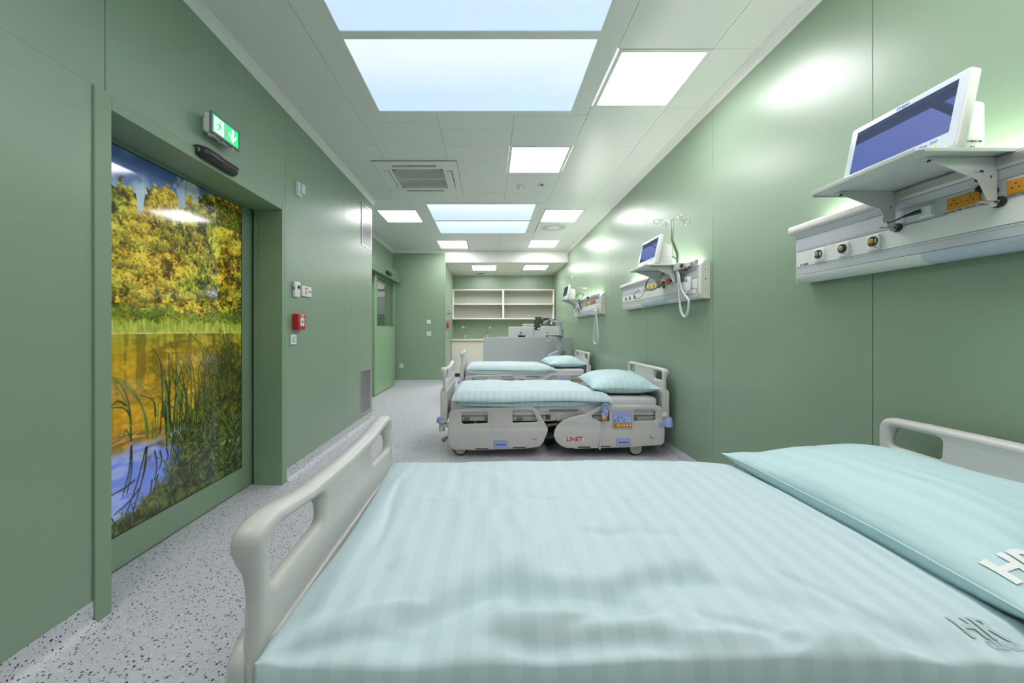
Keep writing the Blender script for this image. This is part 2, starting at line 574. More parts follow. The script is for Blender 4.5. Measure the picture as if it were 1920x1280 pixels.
# ---- door 1
door1 = struct('door_1', loc=(XD, 2.3, 0))
J = MB()
XF = XL + .010
J.box(XD + .075, XF, 1.563, Y0D, 0.0, ZD + .066)                       # near jamb face + reveal
J.box(XD + .075, XF, Y1D, 3.041, 0.0, ZD + .066)                       # far jamb
obj('jamb', MB().box(XD + .075, XF, 1.563, Y0D, 0.0, ZD + .066), 'green_frame', door1, bevel=.0015)
obj('jamb', MB().box(XD + .075, XF, Y1D, 3.041, 0.0, ZD + .066), 'green_frame', door1, bevel=.0015)
obj('lintel', MB().box(XD + .06, XF - .001, Y0D + .0008, Y1D - .0008, ZD, ZD + .066), 'green_frame', door1, bevel=.0015)
obj('inner_frame', MB().box(XD + .028, XD + .074, Y1D + .004, Y1D + .05, 0, ZD + .05).box(XD + .012, XD + .059, Y0D - .03, Y1D + .05, ZD + .005, ZD + .05)
    .box(XD + .028, XD + .074, Y0D - .06, Y0D - .012, 0, ZD + .05), 'green_frame', door1, bevel=.001)
# leaf: stiles and rails around the printed glass
PY0, PY1, PZ0, PZ1 = 1.72, 2.874, 0.180, 2.212
leaf = obj('leaf', MB().box(XD - .045, XD, 1.45, PY0, .008, 2.33).box(XD - .045, XD, PY1, 3.10, .008, 2.33)
           .box(XD - .045, XD, PY0, PY1, .008, PZ0).box(XD - .045, XD, PY0, PY1, PZ1, 2.33).box(XD - .045, XD - .02, PY0, PY1, PZ0, PZ1), 'green_frame', door1)
obj('gasket', MB().box(XD - .019, XD + .0015, PY1 - .005, PY1 + .001, PZ0, PZ1).box(XD - .019, XD + .0015, PY0, PY1, PZ1 - .005, PZ1 + .001)
    .box(XD - .019, XD + .0015, PY0, PY1, PZ0 - .001, PZ0 + .004), 'rubber', leaf)
obj('bottom_seal', MB().box(XD - .04, XD - .004, 1.45, 3.10, .001, .0078), 'rubber', leaf)

# ---- the autumn lake picture printed on the leaf glass (flat print)
def build_print():
    NU, NV = 480, 850
    rng = np.random.RandomState(7)
    def vnoise(fx, fy, seed):
        r = np.random.RandomState(seed)
        gx, gy = int(fx) + 3, int(fy) + 3
        g = r.rand(gy, gx)
        x = np.linspace(0, fx, NU); y = np.linspace(0, fy, NV)
        xi = x.astype(int); yi = y.astype(int)
        xf = x - xi; yf = y - yi
        xf = xf * xf * (3 - 2 * xf); yf = (yf * yf * (3 - 2 * yf))[:, None]
        a = g[np.ix_(yi, xi)]; b = g[np.ix_(yi, xi + 1)]; c = g[np.ix_(yi + 1, xi)]; d = g[np.ix_(yi + 1, xi + 1)]
        return (a * (1 - xf) + b * xf) * (1 - yf) + (c * (1 - xf) + d * xf) * yf
    def fbm(fx, fy, seed, o=4, g=0.55):
        t = 0; am = 1; s = 0
        for k in range(o):
            t = t + am * vnoise(fx * 2 ** k, fy * 2 ** k, seed + 11 * k); s += am; am *= g
        return t / s
    Y = np.linspace(PY0, PY1, NU)[None, :] + np.zeros((NV, 1))
    Z = np.linspace(PZ0, PZ1, NV)[:, None] + np.zeros((1, NU))
    img = np.zeros((NV, NU, 3))
    def C(r, g, b): return np.array([r, g, b], float)
    def uy(px): return -XD * F / (VX - px)
    def uz(px, py): return HC + (VY - py) * uy(px) / F
    def col(y): return (y - PY0) / (PY1 - PY0) * (NU - 1)
    def row(z): return (z - PZ0) / (PZ1 - PZ0) * (NV - 1)
    def IJ(px, py): return col(uy(px)), row(uz(px, py))
    def mix(mask, c):
        m = np.clip(mask, 0, 1)[..., None]
        img[:] = img * (1 - m) + np.array(c) * m
    V = (Z - PZ0) / (PZ1 - PZ0)
    # sky
    t = np.clip((Z - 1.75) / .45, 0, 1)[..., None]
    img[:] = C(138, 158, 196) * (1 - t) + C(66, 88, 142) * t
    n = fbm(5, 8, 3, 5)
    mix(np.clip((n - .50) * 5, 0, .85) * np.clip((2.16 - Z) / .1, .25, 1), C(190, 198, 212))
    # tree mass skyline
    pts = [(150, 300), (205, 345), (225, 334), (243, 345), (256, 378), (262, 396), (268, 386), (272, 356), (285, 347), (305, 345), (322, 352),
           (333, 372), (338, 386), (350, 372), (368, 368), (380, 360), (400, 362), (452, 380), (470, 380)]
    ys = np.array([uy(p[0]) for p in pts]); zs = np.array([uz(*p) for p in pts])
    yy = np.linspace(PY0, PY1, NU)
    sky_z = np.interp(yy, ys, zs)[None, :]
    rag = (fbm(14, 20, 21, 5, .75) - .5) * .22 + (fbm(70, 110, 22, 2, .8) - .5) * .05
    # pale bare tree behind
    cx, cz = uy(356), uz(356, 372)
    d = ((Y - cx) / .10) ** 2 + ((Z - cz) / .14) ** 2
    mix(np.clip((1.25 - d + (fbm(40, 30, 5, 4, .8) - .5) * 2.4) * 1.5, 0, 1) * np.clip(.25 + 1.2 * fbm(90, 12, 6, 3, .8), 0, .85), C(176, 180, 186))
    trees = (Z < sky_z + rag)
    T1, T2, T3, T4 = fbm(4, 7, 31), fbm(14, 24, 41, 4, .6), fbm(60, 105, 51, 3, .8), fbm(7, 12, 61)
    lum = (T2 - .5) * 2.8 + (T3 - .5) * 2.0 + .56 + (T1 - .5) * 1.0
    lum = np.clip(lum, 0, 1)[..., None]
    hue = np.clip((T4 - .5) * 3.4 + .55 - (Y - PY0 - .5) * .2, 0, 1)[..., None]
    dark = C(38, 42, 14) * (1 - hue) + C(70, 52, 14) * hue
    mid = C(112, 116, 26) * (1 - hue) + C(170, 128, 26) * hue
    hi = C(196, 186, 62) * (1 - hue) + C(232, 192, 72) * hue
    fol = np.where(lum < .5, dark + (mid - dark) * lum * 2, mid + (hi - mid) * (lum * 2 - 1))
    img[:] = np.where(trees[..., None], fol, img)
    # leaf clusters: many small dabs, light from upper left
    shore_z = 1.285
    def dabs(nr, ybox, zbox, rad, cols, gate=None, squash=1.0):
        for _ in range(nr):
            y = rng.uniform(*ybox); z = rng.uniform(*zbox)
            i, j = int(col(y)), int(row(z))
            if not (0 <= i < NU and 0 <= j < NV): continue
            if gate is not None and not gate[j, i]: continue
            r = rng.uniform(*rad)
            i0, i1, j0, j1 = max(0, int(i - r)), min(NU, int(i + r + 1)), max(0, int(j - r)), min(NV, int(j + r + 1))
            jj, ii = np.mgrid[j0:j1, i0:i1]
            mk = (((ii - i) / r) ** 2 + ((jj - j) / (r * squash)) ** 2) < rng.uniform(.5, 1)
            c = cols[rng.randint(len(cols))] * rng.uniform(.8, 1.15)
            img[j0:j1, i0:i1][mk] = img[j0:j1, i0:i1][mk] * .35 + c * .65
    gate = trees
    # crowns: shaded bellies then lit tops
    for _ in range(120):
        y = rng.uniform(PY0, PY1); z = rng.uniform(shore_z, 2.1)
        i, j = int(col(y)), int(row(z))
        if not (0 <= i < NU and 0 <= j < NV) or not gate[j, i]: continue
        R = rng.uniform(.03, .075)
        warm = rng.rand()
        c1 = C(215, 176, 52) * warm + C(170, 168, 50) * (1 - warm)
        for _k in range(34):
            a = rng.uniform(0, 6.28); q = R * math.sqrt(rng.rand())
            yy_, zz_ = y + q * math.cos(a), z + q * math.sin(a) * .7
            lit = (math.sin(a) * q / R + 1) / 2
            c = c1 * (.42 + .68 * lit)
            ii_, jj_ = int(col(yy_)), int(row(zz_))
            r = rng.uniform(1.2, 3.0)
            i0, i1, j0, j1 = max(0, int(ii_ - r)), min(NU, int(ii_ + r + 1)), max(0, int(jj_ - r)), min(NV, int(jj_ + r + 1))
            if i1 <= i0 or j1 <= j0: continue
            sl = img[j0:j1, i0:i1]; gk = gate[j0:j1, i0:i1]
            sl[gk] = sl[gk] * .4 + c * .6
    dabs(2600, (PY0, PY1), (shore_z, 2.2), (1.0, 2.2), [C(236, 204, 92), C(222, 186, 60), C(205, 196, 84), C(190, 140, 40)], gate)
    dabs(1500, (PY0, PY1), (shore_z, 2.1), (1.0, 2.6), [C(60, 62, 18), C(84, 80, 22), C(50, 44, 16)], gate)
    # dark green tree at the right top
    g2 = np.zeros((NV, NU), bool); g2[:] = (Y > uy(405)) & (Z > uz(430, 430)) & (Z < sky_z + rag)
    dabs(1400, (uy(395), PY1), (uz(430, 432), 2.16), (1.2, 3.4), [C(48, 72, 24), C(74, 92, 28), C(30, 46, 20), C(120, 116, 40)], g2)
    # shore bushes and grass
    b = (Z < shore_z + .09 + (fbm(16, 4, 77) - .5) * .12) & (Z > shore_z - .02)
    mix(b * .55, C(86, 108, 32))
    dabs(900, (PY0, PY1), (shore_z - .03, shore_z + .10), (1.2, 3.2), [C(70, 96, 28), C(112, 132, 40), C(48, 66, 24)], b)
    g = np.clip((shore_z + .020 + (fbm(30, 10, 78, 5, .7) - .5) * .12 - Z) * 60, 0, 1) * (Z > shore_z - .075)
    mix(g * .8, C(146, 158, 60)); mix(g * np.clip((fbm(120, 18, 79) - .45) * 4, 0, .7), C(188, 186, 92))
    wl = shore_z - .055
    mix(np.exp(-((Z - wl) / .008) ** 2) * np.clip((fbm(40, 3, 80) - .35) * 4, 0, .9), C(214, 190, 150))
    # water
    water = Z < wl
    depth = np.clip((wl - Z) / (wl - PZ0), 0, 1)
    n1 = fbm(22, 5, 91, 3); n2 = fbm(9, 60, 92, 3); n3 = fbm(30, 130, 93, 2)
    wcol = C(196, 158, 36) * (1 - depth[..., None]) + C(206, 138, 26) * depth[..., None]
    wcol = wcol * (.72 + .55 * (n1 - .2)[..., None]) * (.88 + .28 * n3[..., None])
    top = np.clip(1 - depth / .10, 0, 1)[..., None]
    wcol = wcol * (1 - top * .6) + C(150, 156, 50) * top * .6
    pm = (np.clip((n1 + .5 * n2 - .70) * 5, 0, 1) * np.clip((.48 - depth) * 4, 0, 1))[..., None]
    wcol = wcol * (1 - pm * .5) + C(56, 50, 12) * pm * .42
    img[:] = np.where(water[..., None], wcol, img)
    # blue sky reflected at the foot
    bl = np.clip((.70 - Z + (fbm(6, 8, 95, 4) - .5) * .45) * 8, 0, 1) * water
    mix(bl, C(104, 122, 200))
    mix(bl * np.clip((fbm(5, 9, 96, 4) - .47) * 8, 0, .85), C(84, 72, 30))
    mix(bl * np.clip((fbm(7, 50, 97, 3) - .52) * 5, 0, .5), C(176, 186, 226))
    dk = np.exp(-((Z - .665) / .028) ** 2) * water
    mix(dk * .6, C(90, 66, 26))
    # strokes
    def stroke(pts2, w0, w1, c):
        P = [np.array(IJ(*p)) for p in pts2]
        n = 170
        for k in range(n + 1):
            t = k / n * (len(P) - 1); a = min(int(t), len(P) - 2); f = t - a
            p0 = P[max(a - 1, 0)]; p1 = P[a]; p2 = P[a + 1]; p3 = P[min(a + 2, len(P) - 1)]
            q = .5 * ((2 * p1) + (-p0 + p2) * f + (2 * p0 - 5 * p1 + 4 * p2 - p3) * f * f + (-p0 + 3 * p1 - 3 * p2 + p3) * f ** 3)
            r = w0 + (w1 - w0) * k / n
            i, j = q
            i0, i1, j0, j1 = int(math.floor(i - r)), int(math.ceil(i + r)) + 1, int(math.floor(j - r * 1.3)), int(math.ceil(j + r * 1.3)) + 1
            i0 = max(i0, 0); j0 = max(j0, 0); i1 = min(i1, NU); j1 = min(j1, NV)
            if i1 <= i0 or j1 <= j0: continue
            jj, ii = np.mgrid[j0:j1, i0:i1]
            dd = np.sqrt((ii - i) ** 2 + (jj - j) ** 2)
            a_ = np.clip(r + .5 - dd, 0, 1)[..., None]
            img[j0:j1, i0:i1] = img[j0:j1, i0:i1] * (1 - a_) + c * a_
    # straw line
    for k in range(26):
        x0 = rng.uniform(203, 300); y0 = 832 - (x0 - 205) * .25 + rng.uniform(-9, 6)
        stroke([(x0, y0), (x0 + rng.uniform(15, 50), y0 - rng.uniform(2, 22))], 1.0, .5, C(178, 140, 70) * rng.uniform(.6, 1.1))
    # reeds (points are places in the picture, tip last)
    G1, G2, G3 = C(34, 52, 30), C(58, 84, 44), C(92, 116, 52)
    R = [[(245, 826), (243, 780), (232, 745), (208, 712)], [(246, 826), (244, 772), (232, 730), (206, 704)], [(276, 820), (272, 785), (258, 748), (222, 712)],
         [(275, 818), (268, 770), (250, 730), (206, 716)], [(277, 820), (276, 790), (262, 752), (236, 718), (210, 706)], [(244, 780), (232, 765), (206, 765)],
         [(236, 760), (222, 752), (205, 764)], [(243, 800), (250, 795), (266, 786)], [(246, 822), (236, 806), (232, 820)],
         [(292, 820), (290, 772), (284, 744), (250, 712)], [(296, 816), (296, 760), (300, 735), (262, 716)], [(300, 812), (305, 760), (318, 730), (272, 680)],
         [(292, 780), (288, 752), (262, 740)], [(310, 812), (312, 740), (300, 700), (292, 672)], [(318, 810), (316, 740), (316, 690), (318, 668)],
         [(330, 820), (330, 742), (324, 700), (316, 660)], [(336, 820), (340, 740), (352, 700), (318, 642)], [(346, 800), (350, 730), (356, 690), (314, 652)],
         [(352, 790), (360, 720), (352, 690), (332, 662), (302, 676)], [(362, 790), (368, 700), (372, 670), (352, 636)], [(372, 780), (372, 700), (380, 660), (352, 618)],
         [(380, 760), (390, 700), (396, 670), (372, 640), (356, 626)], [(388, 760), (396, 700), (384, 650), (382, 640)], [(340, 820), (326, 780), (302, 700), (288, 700), (248, 712)],
         [(322, 828), (334, 800), (326, 852)], [(326, 852), (322, 800), (300, 770)], [(286, 822), (286, 790), (282, 798)], [(320, 850), (330, 806), (352, 776)],
         [(318, 820), (308, 770), (332, 742)], [(312, 790), (300, 744), (272, 760)], [(356, 800), (344, 740), (310, 722)], [(348, 790), (330, 730), (330, 640)]]
    for k in range(52):
        x0 = rng.uniform(300, 405); y0 = rng.uniform(780, 840)
        h = rng.uniform(60, 150); lean = rng.uniform(-40, 22)
        R.append([(x0, y0), (x0 + lean * .15, y0 - h * .5), (x0 + lean * .6, y0 - h * .85), (x0 + lean, y0 - h)])
    # bush on the right: dark ground first
    bush_pts = [(300, 905), (330, 830), (352, 770), (380, 725), (396, 705), (406, 665), (424, 622), (440, 640), (452, 655), (475, 655)]
    bys = np.array([uy(p[0]) for p in bush_pts]); bzs = np.array([uz(*p) for p in bush_pts])
    o_ = np.argsort(bys); bz = np.interp(yy, bys[o_], bzs[o_])[None, :]
    bush = (Z < bz + (fbm(22, 34, 111, 5, .8) - .5) * .34) & (Y > uy(300) + (fbm(20, 30, 114, 4, .7) - .5) * .2)
    bank = (Z < np.interp(yy, [uy(205), uy(250), uy(290), uy(330), uy(400), uy(470)], [uz(205, 990), uz(250, 955), uz(290, 915), uz(330, 860), uz(400, 800), uz(470, 760)])[None, :]
            + (fbm(24, 30, 113, 3) - .5) * .1)
    m = bush | bank
    lum = np.clip((fbm(34, 60, 121, 4, .7) - .42) * 3.2, 0, 1)[..., None]
    bc = C(30, 38, 18) * (1 - lum) + C(96, 104, 40) * lum
    m2 = (m * np.clip(.45 + (bz - Z) * 2.2, .30, .92))[..., None]
    img[:] = img * (1 - m2) + bc * m2
    for r_ in R:
        stroke(r_, 1.7, .5, [G1, G2, G1, G3][rng.randint(4)] * rng.uniform(.8, 1.1))
    # twiggy edge of the bush against the bright water
    for k in range(90):
        x0 = rng.uniform(372, 446); y0 = rng.uniform(690, 790)
        top_ = np.interp(x0, [372, 400, 418, 440], [690, 650, 618, 640]) + rng.uniform(-14, 30)
        stroke([(x0, y0), (x0 + rng.uniform(-8, 6), (y0 + top_) / 2), (x0 + rng.uniform(-14, 10), top_)], .9, .4, [C(58, 56, 24), C(84, 84, 34), C(44, 52, 24)][rng.randint(3)])
    for k in range(1500):
        x0 = rng.normal(398, 16); y0 = rng.uniform(622, 800)
        if x0 > 446 or x0 < 350: continue
        edge = np.interp(y0, [612, 650, 700, 760, 800], [414, 398, 384, 366, 350])
        if x0 < edge + rng.uniform(-10, 4): continue
        y_, z_ = uy(x0), uz(x0, y0)
        dabs(1, (y_, y_), (z_, z_), (1.0, 2.6), [C(66, 76, 28), C(96, 98, 36), C(46, 50, 22), C(150, 128, 44)], None)
    # reflections of the reeds
    for (x0, y0, x1, y1) in ((246, 836, 230, 930), (247, 836, 238, 925), (275, 838, 262, 915), (276, 838, 250, 955), (274, 838, 228, 985), (262, 915, 214, 965), (290, 845, 290, 900),
                             (300, 845, 298, 880), (312, 840, 310, 870), (252, 900, 206, 930), (285, 900, 270, 950), (296, 890, 268, 960)):
        stroke([(x0, y0), ((x0 + x1) / 2 + 4, (y0 + y1) / 2), (x1, y1)], 1.8, 1.0, C(42, 44, 34))
    # grasses and leaves of the bank
    dabs(2600, (uy(345), PY1), (PZ0, 1.20), (1.0, 2.6), [C(44, 62, 24), C(78, 90, 34), C(24, 30, 14), C(104, 96, 40), C(56, 50, 20)], m)
    for k in range(620):
        x0 = rng.uniform(206, 452); y0 = rng.uniform(780, 1000)
        i, j = IJ(x0, y0)
        if not (0 <= i < NU and 0 <= j < NV and m[int(j), int(i)]): continue
        a = rng.uniform(-1, 1)
        stroke([(x0, y0), (x0 + a * 8, y0 - 12), (x0 + a * 20, y0 - rng.uniform(10, 24))], .9, .4,
               [C(66, 92, 34), C(96, 116, 48), C(38, 60, 30), C(120, 118, 56)][rng.randint(4)] * rng.uniform(.7, 1.05))
    for k in range(170):
        x0 = rng.uniform(378, 452); y0 = rng.uniform(815, 915) - (x0 - 378) * .25
        i, j = IJ(x0, y0)
        if 0 <= i < NU and 0 <= j < NV:
            y_, z_ = uy(x0), uz(x0, y0)
            dabs(1, (y_, y_), (z_, z_), (3, 6), [C(34, 82, 52), C(60, 112, 82), C(22, 52, 34), C(92, 130, 104)], None, .6)
    for (x, y) in ((419, 831), (421, 828), (431, 826)):
        dabs(1, (uy(x), uy(x)), (uz(x, y), uz(x, y)), (4, 5), [C(216, 170, 40)], None, 1.2)
    k_ = img.copy()
    k_[1:-1, 1:-1] = (img[1:-1, 1:-1] * 4 + (img[:-2, 1:-1] + img[2:, 1:-1] + img[1:-1, :-2] + img[1:-1, 2:]) * 2
                      + img[:-2, :-2] + img[:-2, 2:] + img[2:, :-2] + img[2:, 2:]) / 16.0
    img_ = np.clip((img * .25 + k_ * .75) / 255., 0, 1)
    # a little more contrast, then linear
    lin = np.where(img_ <= .04045, img_ / 12.92, ((img_ + .055) / 1.055) ** 2.4) * 1.85
    ys_ = np.linspace(PY0, PY1, NU); zs_ = np.linspace(PZ0, PZ1, NV)
    YY, ZZ = np.meshgrid(ys_, zs_)
    co = np.stack([np.full(YY.size, XD), YY.ravel(), ZZ.ravel()], 1).astype(np.float32)
    co -= np.array([XD, 2.3, 0], np.float32)
    idx = np.arange(NU * NV).reshape(NV, NU)
    q = np.stack([idx[:-1, :-1], idx[:-1, 1:], idx[1:, 1:], idx[1:, :-1]], -1).reshape(-1, 4)
    me = bpy.data.meshes.new('printed_glass')
    me.vertices.add(len(co)); me.vertices.foreach_set('co', co.ravel())
    me.loops.add(q.size); me.loops.foreach_set('vertex_index', q.ravel().astype(np.int32))
    me.polygons.add(len(q)); me.polygons.foreach_set('loop_start', (np.arange(len(q)) * 4).astype(np.int32))
    me.update(calc_edges=True)
    at = me.color_attributes.new('print_colour', 'FLOAT_COLOR', 'POINT')
    rgba = np.ones((NU * NV, 4), np.float32); rgba[:, :3] = lin.reshape(-1, 3)
    at.data.foreach_set('color', rgba.ravel())
    m = bpy.data.materials.new('printed_picture_under_glass')
    m.use_nodes = True
    nt = m.node_tree
    b = nt.nodes['Principled BSDF']
    an = nd(nt, 'ShaderNodeAttribute'); an.attribute_name = 'print_colour'
    nt.links.new(an.outputs['Color'], b.inputs['Base Color'])
    b.inputs['Roughness'].default_value = 0.07
    b.inputs['Specular IOR Level'].default_value = 0.5
    me.materials.append(m)
    o = bpy.data.objects.new('printed_glass', me)
    COL.objects.link(o); o.parent = door1
    o['label'] = 'glass printed with autumn trees, reeds and a lake'
build_print()

# unseen wall added behind the sliding leaf to stop light leaks
struct('wall_light_stop', MB().box(-2.2, -2.05, YF, 5.2, 0, H), 'green_dark')

# ---- recessed left wall with the second door
rec = struct('wall_recess', MB().box(XJ - .12, XJ, 5.28, 6.98, 0, H).box(XJ - .12, XJ, 8.44, YW + .1, 0, H).box(XJ - .12, XJ, 6.98, 8.44, 2.30, H)
             .box(XJ, -1.90, 5.16, 5.28, 0, H), 'green')
# end wall of the recess and alcove side wall
wend = struct('wall_end', MB().box(XJ - .1, XA, YW, YW + .12, SK, H), 'green')
obj('panel_joint', MB().box(XA - .045, XA - .042, YW - .0012, YW, SK, H - .05), 'seal', wend)
struct('wall_alcove', MB().box(XA - .12, XA, YW + .12, YB, 0, H), 'green')
struct('wall_back', MB().box(XJ, XR + .1, YB, YB + .1, 0, H), 'green')
# ---- right wall with vertical metal panels
right = struct('wall_right', MB().box(XR + PT, XR + .12, YF, YB, 0, H), 'seal')
edges = [YF, -.76, .50, 1.757, 3.012, 4.279, 5.545, 6.805, 8.07, 9.33, YB]
for a, b in zip(edges[:-1], edges[1:]):
    obj('panel', MB().box(XR, XR + PT, a + .0014, b - .0014, SK, H - .015), 'green', right, bevel=.0009, seg=1)
struct('wall_front', MB().box(-2.3, XR + .1, YF - .1, YF, 0, H), 'green')

# ---- coved vinyl skirting
def skirt(name, pts_line, side):
    """straight skirting along y: x0 wall face, side = +1 room on +x"""
    x0, y0, y1 = pts_line
    s = side
    prof = [(x0 - .003 * s, SK), (x0 + .003 * s, SK), (x0 + .004 * s, .036), (x0 + .010 * s, .018), (x0 + .022 * s, .007), (x0 + .040 * s, .0012), (x0 + .055 * s, .0004), (x0 - .003 * s, .0004)]
    mb = MB().prism(prof, 'y', y0, y1)
    return struct(name, mb, 'floor')
skirt('baseboard_left', (XL, YF, 1.5625), 1)
skirt('baseboard_left_2', (XL, 3.0415, YJ), 1)
skirt('baseboard_right', (XR, YF, 8.1), -1)
def skirt_y(name, y0, x0, x1):
    prof = [(y0 + .003, SK), (y0 - .003, SK), (y0 - .004, .036), (y0 - .010, .018), (y0 - .022, .007), (y0 - .040, .0012), (y0 - .055, .0004), (y0 + .003, .0004)]
    return struct(name, MB().prism(prof, 'x', x0, x1), 'floor')
skirt_y('baseboard_end', YW, XJ, XA)

# ---- ceiling: slab with lay-in panels, openings for the luminaires
ceil = struct('ceiling', MB().box(-2.3, 1.9, YF, YW + .12, H + .06, H + .16), 'gap')
OPEN = []     # openings (x0,x1,y0,y1)
SKY = [(-.99, .752, 1.45, 3.186), (-.985, .745, 5.37, 7.11), (-.99, .752, -2.47, -.73)]
LUM = [(.862, 1.492, 2.442, 3.077), (.207, .845, 3.722, 4.37), (-1.765, -1.12, 5.684, 6.345), (.85, 1.485, 5.665, 6.335),
       (-1.112, -.455, 7.635, 8.34), (.842, 1.48, 7.60, 8.25), (.85, 1.49, -1.2, -.56), (-1.6, -.96 - .05, -.2, .44), (.85, 1.49, .6, 1.24)]  # final row: unseen luminaires added at and behind the viewpoint for light
OPEN += SKY + LUM + [(-1.29, -.37, 4.06, 4.98), (.86, 1.46, 6.37, 6.97)]
def subtract(r, o):
    x0, x1, y0, y1 = r; a0, a1, b0, b1 = o
    if a0 >= x1 - 1e-4 or a1 <= x0 + 1e-4 or b0 >= y1 - 1e-4 or b1 <= y0 + 1e-4: return [r]
    out = []
    if b0 > y0: out.append((x0, x1, y0, b0))
    if b1 < y1: out.append((x0, x1, b1, y1))
    yy0, yy1 = max(y0, b0), min(y1, b1)
    if a0 > x0: out.append((x0, a0, yy0, yy1))
    if a1 < x1: out.append((a1, x1, yy0, yy1))
    return out
cols = [(-1.684, -1.143, [YF, -.9, .3, 1.5, 3.10, 3.705, 5.28]), (-1.143, -.455, [YF, -.3, 1.2, 3.30, YW]), (-.455, .215, [YF, -.3, 1.2, 3.4, 4.99, YW]),
        (.215, .852, [YF, -.3, 1.2, 3.2, 4.42, 5.0, YW]), (.852, 1.485, [YF, -1.3, .5, 1.75, 3.73, 4.43, 4.975, 6.35, 7.5, YW]), (1.485, 1.83, [YF, YW]),
        (-2.256, -1.143, [5.28, 6.9, YW])]
for x0, x1, ys in cols:
    for a, b in zip(ys[:-1], ys[1:]):
        rs = [(x0, x1, a, b)]
        for op in OPEN:
            rs = [q for r in rs for q in subtract(r, op)]
        for (p0, p1, q0, q1) in rs:
            if p1 - p0 < .012 or q1 - q0 < .012: continue
            obj('panel', MB().box(p0 + .0012, p1 - .0012, q0 + .0012, q1 - .0012, H, H + .058), 'ceil', ceil, bevel=.001, seg=1)

# coving
def cove_y(name, x0, y0, y1, s):
    prof = [(x0 - .01 * s, H + .01), (x0 - .01 * s, H - .055), (x0 + .004 * s, H - .055), (x0 + .012 * s, H - .040), (x0 + .030 * s, H - .016), (x0 + .052 * s, H - .004), (x0 + .055 * s, H + .01)]
    struct(name, MB().prism(prof, 'y', y0, y1), 'ceil_trim')
cove_y('trim_1', XL, YF, YJ + .055, 1)
cove_y('trim_2', XR, YF, YW, -1)
cove_y('trim_3', XJ, YJ, YW, 1)
struct('trim_4', MB().prism([(YW + .01, H + .01), (YW + .01, H - .055), (YW - .004, H - .055), (YW - .012, H - .04), (YW - .03, H - .016), (YW - .052, H - .004), (YW - .055, H + .01)], 'x', XJ, XA), 'ceil_trim')
# alcove bulkhead and lowered ceiling
struct('wall_bulkhead', MB().box(XA - .002, XR, YW - .004, YW + .05, HA - .0, H + .0), 'ceil_trim')
ca = struct('ceiling_alcove', MB().box(XA, XR, YW + .05, YB, HA + .05, H), 'gap')
AL = [(-.455, .190, 8.99, 9.75), (.85, 1.482, 8.95, 9.65)]
for x0, x1 in ((XA, -.455), (-.455, .19), (.19, .85), (.85, 1.482), (1.482, XR)):
    rs = [(x0, x1, YW + .05, 9.8), (x0, x1, 9.8, YB)]
    for op in AL:
        rs = [q for r in rs for q in subtract(r, op)]
    for (p0, p1, q0, q1) in rs:
        if q1 - q0 > .012: obj('panel', MB().box(p0 + .0015, p1 - .0015, q0 + .0015, q1 - .0015, HA, HA + .048), 'ceil', ca, bevel=.001, seg=1)
struct('trim_5', MB().box(XA, XR, YB - .012, YB, HA - .02, HA).box(XA, XA + .012, YW + .05, YB - .012, HA - .02, HA), 'ceil_trim')

# ---- luminaires
def luminaire(x0, x1, y0, y1, h, label, fr=.03):
    t = thing('ceiling_luminaire', label, 'ceiling light', ((x0 + x1) / 2, (y0 + y1) / 2, h), None)
    f = MB()
    a = .004
    f.box(x0 + .002, x0 + fr, y0 + .002, y1 - .002, h - a, h + .02).box(x1 - fr, x1 - .002, y0 + .002, y1 - .002, h - a, h + .02)
    f.box(x0 + fr, x1 - fr, y0 + .002, y0 + fr, h - a, h + .02).box(x0 + fr, x1 - fr, y1 - fr, y1 - .002, h - a, h + .02)
    obj('frame', f, 'ceil_trim', t)
    obj('diffuser', MB().box(x0 + fr, x1 - fr, y0 + fr, y1 - fr, h - .001, h + .018), 'panel_e', t)
    return t
LBL = ['large square ceiling light beside the nearest skylight', 'square ceiling light between air conditioner and right wall', 'square ceiling light in the recess above the far sliding door',
       'square ceiling light right of the far skylight, before the round vent', 'square ceiling light just before the alcove, left one', 'square ceiling light just before the alcove, right one']
for r, l in zip(LUM, LBL + ['unseen square light added behind the viewpoint, right side', 'unseen square light added behind the viewpoint, left side', 'unseen square light added above the nearest bedhead']):
    luminaire(*r, H, l)
luminaire(*AL[0], HA, 'left square light in the lowered alcove ceiling')
luminaire(*AL[1], HA, 'right square light in the lowered alcove ceiling')

def skylight(r, ybar, label, bw=.031):
    x0, x1, y0, y1 = r
    t = thing('light_ceiling_window', label, 'ceiling light', ((x0 + x1) / 2, (y0 + y1) / 2, H))
    fr = .057
    a = .006
    obj('frame', MB().box(x0, x0 + fr, y0, y1, H - a, H + .03).box(x1 - fr, x1, y0, y1, H - a, H + .03).box(x0 + fr, x1 - fr, y0, y0 + fr, H - a, H + .03)
        .box(x0 + fr, x1 - fr, y1 - fr, y1, H - a, H + .03), 'ceil', t)
    obj('crossbar', MB().box(x0 + fr, x1 - fr, ybar - bw, ybar + bw, H - a, H + .03), 'ceil', t)
    obj('pane', MB().box(x0 + fr, x1 - fr, y0 + fr, ybar - bw, H, H + .02), 'sky', t)
    obj('pane', MB().box(x0 + fr, x1 - fr, ybar + bw, y1 - fr, H, H + .02), 'sky', t)
skylight(SKY[0], 2.323, 'large pale blue artificial skylight at the top of the picture')
skylight(SKY[1], 6.245, 'smaller-looking pale blue artificial skylight deeper in the room', .02)
skylight(SKY[2], -1.6, 'pale blue artificial skylight behind the viewpoint')

